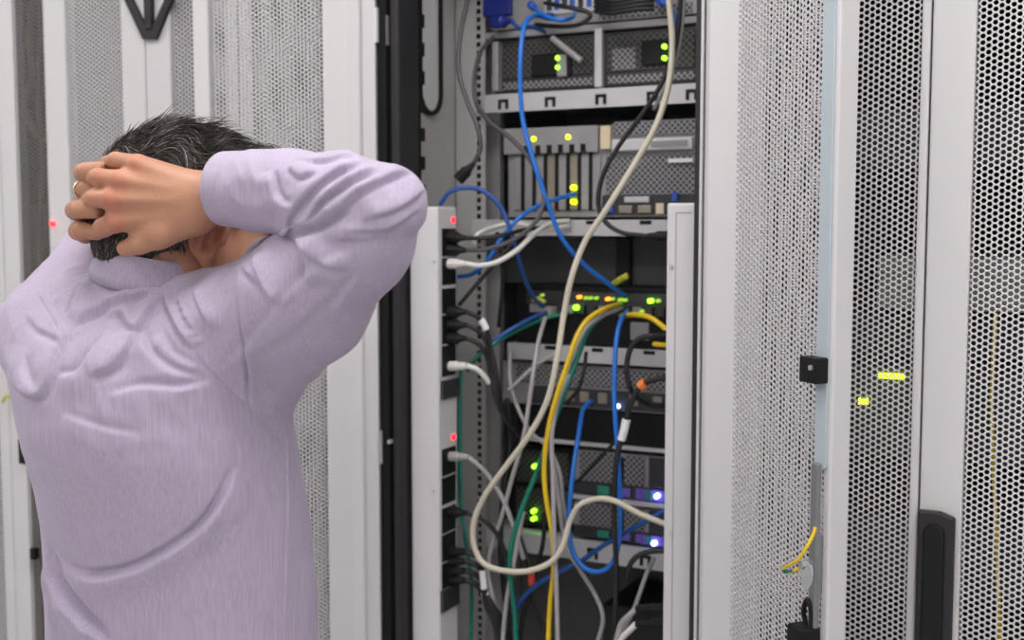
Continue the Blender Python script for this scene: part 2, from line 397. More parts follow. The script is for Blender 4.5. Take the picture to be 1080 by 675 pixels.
# mounting rails
def rail(u0, u1, w, hole_u):
    mb = MB(); z = .08; hw = .0048
    mb.box(u0, hole_u-hw, w, w+.003, .05, HT-.03).box(hole_u+hw, u1, w, w+.003, .05, HT-.03)
    while z < HT-.06:
        mb.box(hole_u-hw, hole_u+hw, w, w+.003, z, z+.0062); z += .0159
    mb.box(u0, u0+.003, w, w+.05, .05, HT-.03)
    return mb
part(rail(U(481, .28), U(512, .28), .28, U(505, .28)), 'mounting_rail', M['rail'], oc)
part(MB().box(U(505, .285)-.006, U(505, .285)+.006, .29, .292, .05, HT-.04), 'rail_backing', M['black'], oc)
part(MB().box(U(512, .34), U(527, .34), .34, .36, .05, HT-.03), 'mounting_rail', M['rail'], oc, bevel=.001)
part(rail(.262, .335, .28, .275), 'mounting_rail', M['rail'], oc)
part(MB().box(.3200, .3285, -.004, .06, .03, HT-.02), 'gasket', M['charcoal'], oc)
part(MB().box(.3292, .3345, -.010, .05, .03, HT-.02), 'jamb', M['white'], oc, bevel=.002)

M['lockgrey'] = mat('lock_grey_metal', (.26, .27, .28), .4, .6, noise=.1)
# ---- swung doors
def swing(root, width, fh, ff, hinge, beta, right):
    """leaf built flat from the hinge then turned about it"""
    mb = MB(); zb, zt = .04, HT-.02; T = .032
    # local x = away from hinge, local y = thickness (inner face at y=0, outer at y=T)
    mb.box(0, fh, 0, T, zb, zt).box(width-ff, width, 0, T, zb, zt).box(fh, width-ff, 0, T, zb, PZ0+.02).box(fh, width-ff, 0, T, PZ1-.02, zt)
    return mb, T
# right leaf
H = (.3375, -.012); BR = math.radians(39.5)
mb, T = swing(oc, .316, .029, .016, H, BR, True)
d = mb.build('door', M['white'], oc, bevel=.003)
d.location = (H[0]-oc['_o'][0], H[1], 0); d.rotation_euler = (0, 0, -BR)
rdoor = d
perf(.316-.029-.016, d, (.029, .022, 0))
def dpart(mb, name, m, bevel=0, label=None):
    o = mb.build(name, m, rdoor, bevel=bevel)
    if label: o['label'] = label
    return o
def DP(px, py, y=0.0):
    """coordinates on the inner face of the right leaf"""
    dx = UV*math.cos(BR)-WV*math.sin(BR); dn = UV*math.sin(BR)+WV*math.cos(BR)
    h = O+UV*H[0]+WV*H[1]+dn*y
    r = ray(px, py); t = np.dot(h-CAM, dn)/np.dot(r, dn); P = CAM+r*t
    return float(np.dot(P-h, dx)), y, float(P[2])
xa = DP(867.5, 200)[0]
dpart(MB().box(xa-.003, .309, -.003, 0, DP(870, 494)[2], HT-.06), 'lock_strip', M['bluezinc'], .001, 'pale blue-grey metal strip')
mb = MB().box(xa-.014, .309, -.022, 0, DP(860, 402)[2], DP(860, 375)[2])
dpart(mb, 'rod_guide', M['black'], .002)
g = DP(857, 388, -.022)
dpart(MB().tube([(g[0]-.003, -.022, g[2]), (g[0]-.003, -.0245, g[2])], .0035, 12), 'screw', M['zinc'])
# lower rod, lock body, cam, latch box
zc = DP(862, 598)[2]
dpart(MB().box(xa+.002, xa+.016, -.012, -.004, DP(860, 660)[2], DP(868, 488)[2]), 'lock_rod', M['lockgrey'], .002)
dpart(MB().box(xa-.002, xa+.018, -.010, 0, zc-.035, DP(862, 560)[2]), 'lock_body', M['lockgrey'], .003)
cc = (xa+.004, -.014, zc)
cam_ = MB(); nn = 18
cam_.prism([(xa+.022+.0125*math.cos(a)*.8+.35*.0135*math.sin(a), zc-.006+.0185*math.sin(a)) for a in np.linspace(0, 2*math.pi, nn, endpoint=False)], -.030, -.0275)
dpart(cam_, 'lock_cam', M['zinc'], .0006)
dpart(MB().tube([(xa-.002, -.004, zc+.004), (xa-.002, -.022, zc+.003)], .0065, 6), 'lock_nut', M['zinc'])
dpart(MB().tube([(xa-.009, -.012, zc-.004), (xa+.006, -.012, zc+.000)], .004, 10), 'ring_terminal', M['zinc'])
pts = [DP(860, 556, -.012), DP(858, 563, -.015), DP(851, 577, -.024), DP(842, 590, -.028), DP(832, 596, -.026), DP(826, 600, -.022), DP(828, 603, -.018), DP(837, 602, -.014), DP(846, 598, -.010)]
dpart(MB().tube(smoothpath(pts, 8), .0024, 8), 'earth_wire', M['c_yellow'], 0, 'yellow and green earth wire')
dpart(MB().tube(smoothpath([pts[5], pts[6], pts[7]], 8), .0026, 8), 'earth_wire_stripe', M['c_green'])
lb = MB().prism([(xa-.016, 0), (xa+.016, 0), (xa+.016, .9), (xa-.016, .9)], -.03, 0)
z2, z1 = DP(853, 655)[2], DP(853, 800)[2]
dpart(MB().box(xa-.018, xa+.017, -.032, 0, z1, z2), 'latch_box', M['black'], .004)
dpart(MB().tube(smoothpath([(xa+.0, -.012, z2-.002), (xa-.004, -.014, z2+.018), (xa+.004, -.014, z2+.036), (xa+.010, -.012, z2+.02), (xa+.010, -.012, z2)], 8), .0035, 8), 'latch_lever', M['black'])
# left leaf
HL = (-.264, -.010); BL = math.radians(24)
mb = MB(); zb, zt = .04, HT-.02; wd_ = .325; fh, ff = .094, .028
mb.box(-fh, 0, 0, .032, zb, zt).box(-wd_, -wd_+ff, 0, .032, zb, zt).box(-wd_+ff, -fh, 0, .032, zb, PZ0+.02).box(-wd_+ff, -fh, 0, .032, PZ1-.02, zt)
ld = mb.build('door', M['white'], oc, bevel=.003)
ld.location = (HL[0]-oc['_o'][0], HL[1], 0); ld.rotation_euler = (0, 0, BL)
perf(wd_-fh-ff, ld, (-wd_+ff, .022, 0), pitch=.0078)
for z in (.5, 1.2, 1.95):
    MB().tube([(.0, .006, z-.03), (.0, .006, z+.03)], .006, 10).build('hinge', M['zinc'], ld)

# ---- power strips
def pdu(name, label, u0, u1, w0, w1, ztop, grp='power distribution strips'):
    t = rthing(name, label, 'power strip', (u0, w0, .06), grp)
    part(MB().box(u0, u1, w0, w1, .06, ztop), 'housing', M['white'], t, bevel=.004)
    return t
uf = -.1624; w0p, w1p = .03, .098
lp = pdu('power_strip', 'white vertical power strip on the left post, full of black and white plugs', -.2216, uf, w0p, w1p, Z(447, 218, .03))
def sock(y0, y1, name='socket_block', m=M['black'], dw=0, th=.0015, px0=466, px1=480):
    a, b = SP(px0, (y0+y1)/2, uf), SP(px1, (y0+y1)/2, uf)
    part(MB().box(uf, uf+th, a[1], b[1], SP((px0+px1)/2, y1, uf)[2], SP((px0+px1)/2, y0, uf)[2]), name, m, lp)
for y0, y1 in ((241, 270), (272, 300), (304, 330), (332, 362), (364, 396), (472, 500), (502, 530), (534, 560), (562, 590), (592, 618)): sock(y0, y1)
sock(400, 419, 'breaker', M['casedark'], th=.006, px0=464.5, px1=482)
sock(619, 641, 'breaker', M['casedark'], th=.006, px0=464.5, px1=482)
for y in (232, 461): 
    q = SP(478, y, uf); part(MB().box(uf, uf+.002, q[1]-.0045, q[1]+.0045, q[2]-.004, q[2]+.004), 'red_light', M['ledr'], lp)
for y in (276, 518):
    q = RP(457, y, .0295); part(MB().tube([(q[0], .0275, q[2]), (q[0], .032, q[2])], .0028, 10), 'screw', M['zinc'], lp)
rp = pdu('power_strip', 'white vertical power strip standing at the right side of the open cabinet', U(703, .03), U(733, .03)+.002, .03, .11, Z(718, 214, .03))
part(MB().box(U(713, .03)-.0006, U(713, .03)+.0008, .0295, .035, .08, Z(714, 224, .03)), 'seam', M['grey'], rp)
part(MB().box(U(713, .03), U(730, .03), .0293, .035, Z(714, 225, .03), Z(714, 224, .03)), 'seam', M['grey'], rp)
for y in (281, 561):
    q = RP(708.5, y, .0295); part(MB().tube([(q[0], .0268, q[2]), (q[0], .032, q[2])], .003, 10), 'screw', M['zinc'], rp)

# ---- equipment
WS = .27; UE = .262
def zs(px, py): return Z(px, py, WS)
def machine(name, label, cat, pxl, y0, y1, m, w=WS, px=620, depth=.5, group=None, ue=UE):
    """case between photo heights y0 (top) and y1 (bottom) read at px; face in the plane w"""
    u0 = U(pxl, w); z1, z0 = Z(px, y0, w), Z(px, y1, w)
    t = rthing(name, label, cat, (u0, w, z0), group)
    part(MB().box(u0, ue, w, w+depth, z0, z1), 'chassis', m, t, bevel=.0015)
    t['_r'] = [u0, ue, z0, z1, w]
    return t
def fr(t, px0, py0, px1, py1, name, m, th=.003, bevel=0, label=None):
    """a raised piece on the face, between two photo positions"""
    w = t['_r'][4]
    a, b = RP(px0, py0, w), RP(px1, py1, w)
    # heights are taken at the middle column so the piece stays level
    pm_ = (px0+px1)/2
    return part(MB().box(a[0], b[0], w-th, w+.001, Z(pm_, py0, w), Z(pm_, py1, w)), name, m, t, bevel=bevel, label=label)
def lv(py, px, at=620, w=WS):
    """photo height at column px of a level line that passes at `at`,py"""
    z = Z(at, py, w); u = U(px, w)
    P = toW((u, w, z))-CAM
    return 337.5-F*np.dot(P, UPV)/np.dot(P, FW)
def frl(t, px0, px1, y0, y1, *a, **k):
    """like fr but heights given at column 620"""
    pm_ = (px0+px1)/2
    return fr(t, px0, lv(y0, pm_), px1, lv(y1, pm_), *a, **k)
def led(t, px, py, m, r=.0042):
    w = t['_r'][4]; q = RP(px, py, w)
    return part(MB().tube([(q[0], w-.014, q[2]), (q[0], w, q[2])], r, 10), 'indicator_lamp', M[m], t)
def shelf(label, pxl, y0, y1, notch, w=.258, px=620, depth=.52, inv=False):
    u0 = U(pxl, w); z1, z0 = Z(px, y0, w), Z(px, y1, w)
    t = rthing('rack_shelf', label, 'shelf', (u0, w, z0), 'steel shelves in the open cabinet')
    part(MB().box(u0, UE+.01, w, w+.004, z0, z1).box(u0, UE+.01, w+.004, w+depth, z1-.003, z1), 'tray', M['shelf'], t, bevel=.001)
    t['_r'] = [u0, UE, z0, z1, w]
    for nx in notch:
        uc = U(nx, w); zt = z0+(z1-z0)*.70; zb_ = z0+(z1-z0)*.16; h = .011
        part(MB().box(uc-h, uc+h, w-.0015, w+.001, zt-.006, zt).box(uc-h, uc-h+.0065, w-.0015, w+.001, zb_, zt-.006).box(uc+h-.0065, uc+h, w-.0015, w+.001, zb_, zt-.006) if not inv else
             MB().box(uc-h, uc+h, w-.0015, w+.001, z1-.008, z1-.001), 'slot', M['black'], t)
    return t
# 1 top machine with coloured plugs
t = machine('rack_server', 'grey server at the very top with blue plugs in its ports', 'server', 520, -70, 24, M['case'])
frl(t, 575, 630, -8, 12, 'port_panel', M['shelf'], .004)
for i, px in enumerate((578, 586, 594, 602, 611, 620)): frl(t, px, px+5, -6, 8, 'port', M['bluep'] if i % 2 else M['casedark'], .006)
frl(t, 512, 541, -10, 9, 'connector_block', M['navy'], .012, .002, 'dark blue connector block')
frl(t, 632, 730, 12, 22, 'vent_strip', M['vent'], .002)
frl(t, 640, 655, 6, 14, 'label_plate', M['navy'], .003)
t = machine('rack_rail_cover', 'thin grey rail under the top server', 'rail', 512, 26, 33, M['grey'], w=.262)
# 2 twin power supply bay
t = machine('rack_server', 'dark server with two power supplies on the upper steel shelf', 'server', 522, 36, 93, M['casedark'])
frl(t, 524, 530, 38, 92, 'side_flange', M['case'], .02, .002)
frl(t, 629.5, 637.5, 32, 94, 'divider', M['shelf'], .014, .003)
for k, (pa, pb) in enumerate(((532, 626), (642, 733))):
    frl(t, pa, pb, 40, 78, 'power_supply', M['ventdark'], .003, .001)
    frl(t, pa, pb, 82, 90, 'vent_strip', M['vent'], .003)
frl(t, 562, 604, 54, 78, 'fan_guard', M['black'], .008, .003)
frl(t, 590, 600, 56, 80, 'bracket', M['case'], .012, .002)
frl(t, 678, 707, 48, 74, 'fan_guard', M['black'], .008, .003)
frl(t, 647, 671, 54, 76, 'vent_square', M['vent'], .005)
a, b = RP(582, 40, .25), RP(613, 64, .25)
part(MB().tube([(a[0], .25, a[2]), (b[0], .25, b[2])], .006, 8), 'release_lever', M['rail'], t)
for p in ((591, 62), (591, 72), (703, 50), (703, 62)): led(t, *p, 'ledg')
shelf('upper steel shelf under the twin power supplies', 511, 94, 114, (531, 580, 633, 687, 728))
# 4 four-unit server with expansion slots
t = machine('rack_server', 'tall grey server with a row of vertical expansion slots', 'server', 536, 133, 229, M['case'])
frl(t, 534, 633, 133, 161, 'slot_bezel', M['case'], .012, .002)
for i in range(8):
    px = 542.5+11.9*i
    frl(t, px, px+8.0, 163, 221, 'slot_cover', M['case'] if i not in (3, 5) else M['gold'], .004, .0008)
    if i < 7: frl(t, px+8.1, px+11.8, 160, 222, 'slot_gap', M['black'], .005)
    if 0 < i < 7: frl(t, px+1.5, px+6.5, 152, 161, 'slot_clip', M['black'], .014)
frl(t, 636, 646, 134, 158, 'sticker', M['cream'], .0125, 0, 'cream sticker')
frl(t, 648, 735, 130, 145, 'vent_grille', M['vent'], .004)
frl(t, 648, 733, 149, 161, 'release_handle', M['shelf'], .016, .002)
frl(t, 690, 728, 152, 158, 'handle_slot', M['grey'], .018)
frl(t, 640, 733, 165, 206, 'vent_grille', M['vent'], .004)
frl(t, 707, 733, 170, 174, 'pull_tab', M['tag'], .012)
frl(t, 636, 733, 206, 227, 'port_plate', M['casedark'], .003)
frl(t, 660, 686, 208, 214, 'serial_port', M['shelf'], .008, .001)
for px in (654, 674): frl(t, px, px+14, 217, 225, 'serial_port', M['gold'], .008, .001)
frl(t, 693, 701, 215, 226, 'network_port', M['cream'], .006)
frl(t, 711, 716, 204, 213, 'video_port', M['bluep'], .012)
frl(t, 641, 648, 218, 224, 'video_port', M['bluep'], .008)
for p in ((566, 147), (602, 145), (607, 198), (607, 213)): led(t, *p, 'ledy')
shelf('middle steel shelf below the server with expansion slots', 497, 232, 249, (624, 681), inv=True)
M['gaplift'] = mat('gap_lift_grey', (.16, .16, .162), .6, spec=.3, noise=.08)  # grey of the sheets added to lift the unlit gaps out of black
part(MB().box(-.255, UE+.02, .40, .405, zs(620, 304), zs(620, 252)), 'added_gap_sheet', M['gaplift'], oc)  # added sheet, brightens the dark gap above the switch
part(MB().box(-.255, UE+.02, .55, .555, .06, zs(620, 590)), 'added_gap_sheet', M['gaplift'], oc)  # second added sheet, does the same for the dark bottom
part(MB().box(U(650, .38), U(664, .38), .38, .399, zs(620, 304), zs(620, 252)), 'gap_strut', M['charcoal'], oc)
# 8 switch
t = machine('network_switch', 'black network switch with rows of small yellow-green lamps', 'network switch', 545, 303, 364, M['black'], depth=.3)
frl(t, 556, 733, 308, 322, 'port_row', M['casedark'], .003)
for i in range(14): frl(t, 560+12*i, 569+12*i, 322, 331, 'network_port', M['casedark'] if i % 3 else M['case'], .005)
frl(t, 575, 588, 324, 336, 'plug_housing', M['c_grey'], .03, .002)
for p, m_, r in (((613, 313), 'ledo', .0035), ((643, 315), 'ledo', .0035), ((620, 314), 'ledd', .003), ((625, 314), 'ledd', .003), ((631, 314), 'ledd', .003), ((648, 315), 'ledd', .003), ((656, 316), 'ledd', .0035), ((661, 316), 'ledd', .0035),
               ((688, 317), 'ledg', .0045), ((696, 317), 'ledd', .0035), ((610, 324), 'ledg', .0048), ((679, 328), 'ledd', .0035), ((574, 311), 'ledd', .0025)): led(t, *p, m_, r)
frl(t, 666, 685, 338, 356, 'module', M['case'], .006, .001)
shelf('pale steel shelf under the black network switch', 535, 366, 383, (581, 631, 686), inv=True)
# 10
t = machine('rack_server', 'grey server with a port row, directly below the switch shelf', 'server', 530, 386, 431, M['case'])
frl(t, 545, 733, 388, 407, 'vent_grille', M['vent'], .003)
frl(t, 560, 733, 410, 429, 'port_plate', M['casedark'], .004)
for px in (598, 613, 632, 665, 690): frl(t, px, px+9, 413, 424, 'network_port', M['gold'], .006)
led(t, 653, 428, 'ledb', .004)
t = machine('blanking_panel', 'plain black blanking panel between two servers', 'panel', 545, 433, 466, M['black'], depth=.02)
t = machine('rack_rail_cover', 'pale lip of the rail below the black blanking panel', 'rail', 545, 467, 471, M['shelf'], w=.262)
for k, (y0, y1, y2) in enumerate(((475, 507, 521), (530, 554, 566))):
    t = machine('rack_server', ('grey vented server with a blue lamp under the black panel', 'lowest vented server with a blue lamp, on the bottom shelf')[k], 'server', 606, y0, y2, M['case'])
    frl(t, 612, 655, y0+1, y1, 'vent_grille', M['vent'], .003); frl(t, 659, 680, y0+1, y1, 'vent_grille', M['vent'], .003)
    frl(t, 685, 733, y0+1, y1, 'drive_bay', M['casedark'], .004, .001); frl(t, 655, 658, y0+4, y1, 'vent_gap', M['black'], .004)
    frl(t, 606, 733, y1+1, y2, 'port_plate', M['casedark'], .005)
    for px, m_ in ((632, 'greenp'), (654, 'purplep'), (672, 'purplep'), (683, 'greenp')): frl(t, px, px+(12 if px < 660 else 6), y1+3, y2-2, 'port', M[m_], .009, .001)
    frl(t, 672, 710, y1+2, y2, 'port_bezel', M['purplep'], .006)
    led(t, 695 if k == 0 else 692, 522 if k == 0 else 571.5, 'ledb', .0048)
t = machine('rack_rail_cover', 'pale lip of the rail between the two lowest servers', 'rail', 600, 523, 528, M['shelf'], w=.262)
t = machine('storage_unit', 'black unit with green lamps at the left of the lowest servers', 'storage unit', 536, 475, 562, M['black'], w=.285, ue=U(604, .285))
frl(t, 545, 600, 480, 515, 'grille', M['ventdark'], .003); frl(t, 545, 600, 521, 557, 'grille', M['ventdark'], .003)
for p in ((566, 491), (565, 538), (565, 546)): led(t, *p, 'ledg', .0042)
t = shelf('bottom steel shelf with punched slots under the lowest servers', 512, 571, 592, (627, 684), px=620)
# what stands in the dark bottom
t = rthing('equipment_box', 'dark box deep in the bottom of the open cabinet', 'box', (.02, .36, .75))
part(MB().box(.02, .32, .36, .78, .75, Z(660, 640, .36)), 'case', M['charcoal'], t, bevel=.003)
for o in list(S.objects):
    if '_r' in o: del o['_r']

# ---- plugs and cables
def plug(parent, P0, P1, r0, r1, m, name='plug', off=None):
    """tapered moulded plug from P0 (socket side) to P1 (cord side)"""
    P0, P1 = np.array(P0), np.array(P1); off = np.array(parent.location)
    d = P1-P0
    pts = [P0-off+d*t for t in (0, .02, .55, .6, .8, 1)]
    rr = [r0*.9, r0, r0, r0*.8, r1*1.3, r1]
    o = MB().tube(pts, rr, 10).build(name, m, smooth=False); o.parent = parent; return o
def pw(*p): return toW(RP(*p))
CG = {'blue': 'c_blue', 'deep': 'c_deep', 'beige': 'c_beige', 'grey': 'c_grey', 'black': 'c_black', 'dgrey': 'c_dgrey', 'yellow': 'c_yellow', 'green': 'c_green', 'white': 'c_white', 'olive': 'c_olive'}
def cb(kind, label, c, r, pts, group=None, p0=None, p1=None, rings=()):
    o, P = cable(kind, label, pts, r, M[CG[c]], 'cable', group)
    for p, tip in ((p0, pts[0]), (p1, pts[-1])):
        if p:
            px, py, w, r0, mm = p
            plug(o, pw(px, py, w), pw(*tip), r0, r*1.1, M[mm])
    for (i, ln, rr, mm, nm) in rings:
        k = int(i*(len(P)-1)); k2 = min(len(P)-1, k+ln)
        q = MB().tube(P[k:k2+1]-P[0], rr, 8).build(nm, M[mm]); q.parent = o
    return o
N = 'network_cable'; PC = 'power_cable'
cb(N, 'bright blue cable dropping from the top plugs, past the expansion slots, to the switch', 'blue', .0045, [(572, 17, .22), (562, 17, .17), (553, 28, .13), (549, 60, .11), (549, 100, .11), (553, 135, .11), (563, 170, .11), (576, 210, .12), (592, 250, .14), (615, 278, .18), (640, 298, .22), (660, 313, .26)], p0=(583, 18, .24, .008, 'bluep'))
cb(N, 'short blue cable looping between ports of the top server', 'blue', .004, [(565, 10, .23), (575, 17, .2), (590, 21, .19), (603, 19, .21), (606, 14, .25)], p0=(560, 5, .25, .008, 'bluep'))
cb(N, 'blue cable with a fat blue plug at the top left corner of the open cabinet', 'deep', .004, [(540, 22, .22), (548, 30, .19), (560, 28, .2), (575, 34, .24)], p0=(521, 24, .24, .012, 'navy'))
cb(N, 'blue plug hanging in front of the top server at the right', 'deep', .004, [(706, 6, .23), (712, 20, .2), (716, 40, .24)], p0=(692, -4, .25, .010, 'bluep'))
cb(N, 'blue cable arching over the left rail and down to the switch', 'deep', .0042, [(464, 216, .10), (474, 203, .10), (492, 198, .11), (512, 203, .12), (530, 222, .13), (542, 255, .14), (552, 290, .18), (562, 312, .22), (577, 328, .25)])
cb(N, 'blue cable rising from the left power strip to the expansion slot port', 'blue', .0042, [(483, 292, .12), (498, 289, .12), (514, 275, .12), (530, 250, .13), (550, 228, .15), (575, 214, .20), (607, 204, .26)], p1=None)
cb(N, 'long bright blue cable hanging in a deep loop in front of the lower servers', 'blue', .0045, [(662, 328, .25), (655, 338, .18), (650, 360, .15), (648, 400, .13), (649, 440, .12), (652, 480, .12), (654, 530, .12), (653, 570, .12), (645, 595, .12), (630, 603, .12), (614, 597, .12), (603, 578, .12), (600, 548, .12), (604, 500, .14), (610, 460, .18), (615, 432, .23), (624, 423, .26)])
cb(N, 'dark blue cable running diagonally across the bottom of the open cabinet', 'deep', .0045, [(708, 534, .12), (690, 545, .12), (665, 559, .13), (640, 573, .14), (612, 592, .15), (585, 606, .15), (562, 620, .15), (545, 640, .15), (536, 665, .15), (533, 710, .15)])
cb(N, 'blue cable running from the left over the white shelf to the black switch', 'deep', .004, [(515, 366, .14), (535, 350, .16), (560, 336, .2), (580, 328, .25)])
cb('power_cable', 'thick cream cable sweeping from the top right down into a big loop at the left', 'beige', .0052, [(704, -30, .10), (706, 5, .10), (709, 45, .10), (705, 90, .09), (692, 132, .08), (668, 175, .07), (640, 220, .06), (617, 255, .06), (603, 292, .05), (595, 330, .05), (588, 375, .04), (578, 420, .04), (560, 456, .04), (535, 490, .04), (512, 522, .04), (500, 550, .04), (500, 575, .04), (510, 594, .04), (532, 602, .04), (558, 602, .05), (582, 592, .06), (594, 574, .07), (601, 550, .08), (611, 533, .08), (630, 526, .09), (650, 529, .09), (675, 542, .10), (710, 556, .10)])
cb(PC, 'black cord bowing out around the vents of the tall server to a black plug', 'black', .0042, [(718, -30, .12), (717, 10, .12), (712, 50, .12), (698, 88, .12), (676, 122, .12), (652, 155, .12), (636, 185, .12), (631, 212, .12), (637, 232, .12), (655, 245, .12), (682, 249, .12)], p1=(708, 249, .12, .009, 'black'))
cb(PC, 'pale grey cord hanging beside the thick cream cable at the top right', 'grey', .0035, [(722, -30, .13), (720, 20, .13), (713, 60, .13), (700, 95, .14), (690, 115, .2)])
cb(PC, 'dark grey cord with a black plug dangling at the top of the left side wall', 'dgrey', .0042, [(499, -30, .16), (492, 5, .16), (485, 40, .15), (484, 75, .14), (492, 105, .13), (503, 132, .12), (507, 155, .12), (500, 172, .12)], p1=(483, 190, .11, .011, 'black'))
cb(PC, 'dark cord crossing the left rail and ending in the second plug from the top', 'dgrey', .0042, [(520, 40, .26), (507, 55, .22), (500, 85, .18), (503, 110, .16), (518, 130, .14), (540, 147, .13), (560, 170, .12), (573, 200, .12), (570, 225, .11), (556, 243, .10), (535, 256, .09), (512, 263, .08), (492, 264, .075)], p1=(470, 263, .066, .0115, 'black'))
cb(PC, 'black cord from the topmost plug of the left power strip, running to the shelf', 'black', .004, [(492, 251, .07), (510, 251, .08), (530, 248, .1), (550, 243, .14), (570, 240, .2)], p0=(470, 250, .066, .0115, 'black'))
cb(PC, 'black cord slanting down left below the middle shelf', 'black', .0038, [(560, 240, .16), (540, 258, .14), (520, 280, .12), (500, 303, .10), (484, 322, .09)])
cb(PC, 'black cord hanging straight in the dark gap beside the left rail', 'black', .004, [(524, 245, .2), (529, 270, .2), (530, 300, .2), (526, 345, .2)])
cb(PC, 'white cord from the white plug high on the left power strip to the middle shelf', 'white', .0048, [(490, 278, .072), (506, 280, .08), (525, 276, .09), (545, 264, .1), (562, 248, .12), (580, 236, .2), (600, 233, .25)], p0=(470, 278, .066, .010, 'c_white'))
cb(PC, 'cream cord lying along the middle shelf at its left end', 'white', .0048, [(500, 258, .14), (503, 248, .14), (520, 240, .18), (545, 236, .2), (575, 242, .2), (600, 238, .25)])
for i, y in enumerate((329, 343, 357)):
    cb(PC, ('highest', 'middle', 'lowest')[i]+' of three black cords plugged in above the white plug of the left strip', 'black', .0042,
       [(492, y, .072), (503, y+5, .08), (512, y+16, .09), (518, y+40, .10), (524, 400+12*i, .10), (530+3*i, 430+8*i, .12), (545+6*i, 470, .16)], 'black cords plugged into the middle of the left power strip', p0=(470, y, .066, .0115, 'black'), rings=((.24, 6, .0066, 'tag', 'cable_tag'),) if i == 0 else ())
cb(PC, 'short white cord with a white plug below the three black plugs of the left strip', 'white', .0052, [(492, 386, .072), (502, 389, .08), (510, 396, .09), (516, 404, .1)], p0=(470, 386, .066, .009, 'c_white'))
cb(PC, 'pale grey cord from the lone grey plug, curving down to the right', 'grey', .0045, [(494, 482, .072), (506, 492, .08), (518, 506, .09), (532, 530, .1), (543, 560, .1), (552, 590, .11)], p0=(470, 481, .066, .009, 'c_grey'))
cb(PC, 'black cord from the plug just under the grey plug of the left strip', 'black', .0042, [(492, 541, .072), (505, 546, .08), (518, 556, .09), (530, 575, .1), (537, 610, .1), (540, 660, .1)], p0=(470, 540, .066, .011, 'black'))
for i, y in enumerate((582, 592, 602, 612)):
    cb(PC, ('topmost', 'second from the top', 'third from the top', 'lowest')[i]+' of the four bundled black cords low on the left power strip', 'black', .0052,
       [(490, y, .072), (500, y+3, .08), (507, y+10, .085+.004*i), (513+2*i, 638, .09), (522+3*i, 660, .09+.005*i), (530+4*i, 710, .09+.005*i)], 'bundled black cords low on the left power strip', p0=(469, y, .066, .0105, 'black'), rings=((.45, 3, .0062, 'tag', 'cable_tag'),) if i in (0, 2, 3) else ())
cb(PC, 'long greyish cord beside the yellow cable, bending right at the bottom', 'grey', .0042, [(655, 325, .24), (635, 333, .17), (618, 347, .14), (606, 370, .12), (595, 402, .11), (584, 435, .10), (580, 470, .10), (585, 500, .1), (590, 535, .1), (597, 575, .12), (613, 603, .13), (628, 628, .14), (636, 652, .14), (630, 680, .14), (622, 720, .14)])
cb(N, 'yellow cable falling from the switch to the floor of the open cabinet', 'yellow', .0045, [(655, 320, .25), (637, 326, .17), (619, 338, .12), (607, 358, .10), (598, 385, .09), (588, 415, .08), (579, 450, .08), (574, 490, .08), (576, 525, .08), (582, 560, .08), (584, 600, .08), (580, 640, .08), (577, 710, .08)])
cb(PC, 'pinkish grey cord hanging straight in front of the yellow cable', 'grey', .0042, [(600, 395, .11), (588, 425, .09), (582, 460, .08), (583, 500, .075), (584, 540, .07), (585, 580, .07), (587, 625, .07), (589, 710, .07)])
cb(N, 'green cable crossing the big cream loop on its way down', 'green', .0045, [(657, 323, .25), (635, 334, .18), (620, 350, .15), (610, 375, .13), (600, 402, .11), (588, 435, .10), (576, 470, .09), (566, 498, .09), (555, 525, .08), (545, 553, .07), (538, 585, .07), (539, 615, .08), (543, 650, .09), (546, 710, .09)])
cb(N, 'green cable reaching from the left rail up to the switch', 'green', .0042, [(492, 392, .10), (505, 375, .12), (525, 360, .15), (550, 346, .19), (575, 336, .23), (600, 330, .25)])
cb(N, 'thin green cable hanging close to the left power strip', 'green', .0036, [(486, 385, .11), (485, 430, .11), (485, 480, .11), (486, 530, .11), (491, 570, .11), (497, 610, .11), (497, 650, .11), (495, 710, .11)])
cb(PC, 'long light grey cord slanting from the switch shelf down behind the cream loop', 'grey', .0042, [(575, 335, .2), (568, 360, .15), (563, 390, .12), (558, 425, .11), (552, 462, .10), (540, 505, .10), (529, 545, .10), (518, 578, .10), (515, 605, .10), (521, 640, .10), (526, 710, .10)])
cb(PC, 'grey cord sloping to the right across the dark space under the switch shelf', 'grey', .004, [(538, 370, .2), (538, 402, .18), (546, 430, .16), (560, 456, .15), (578, 472, .15), (590, 498, .15), (594, 530, .15), (600, 560, .16)])
cb(PC, 'grey cord slanting left below the switch shelf', 'grey', .004, [(590, 372, .2), (570, 382, .17), (553, 396, .15), (536, 412, .14)])
cb(PC, 'pale cord hanging from the loop crossing to the cabinet floor', 'grey', .0042, [(552, 540, .10), (546, 570, .10), (541, 600, .09), (535, 630, .09), (531, 665, .09), (529, 710, .09)])
cb(PC, 'black cord with a white tag, hanging straight in front of the lowest servers', 'black', .005, [(710, 398, .10), (692, 400, .10), (675, 408, .10), (664, 430, .10), (658, 455, .10), (651, 480, .10), (648, 515, .10), (648, 560, .10), (650, 600, .10), (649, 640, .10), (647, 710, .10)], rings=((.36, 7, .0072, 'tag', 'cable_tag'), (.17, 3, .009, 'orange', 'cable_tag')))
cb(PC, 'black cord dropping from the thick plug at the right power strip', 'black', .005, [(690, 354, .10), (675, 357, .10), (664, 370, .10), (661, 392, .10), (666, 412, .11), (680, 425, .14), (700, 428, .16)], p0=(712, 354, .10, .009, 'black'))
cb(N, 'yellow cable arching right from the switch to the right power strip', 'yellow', .0048, [(655, 333, .25), (668, 332, .19), (683, 334, .16), (695, 341, .14), (712, 356, .13)])
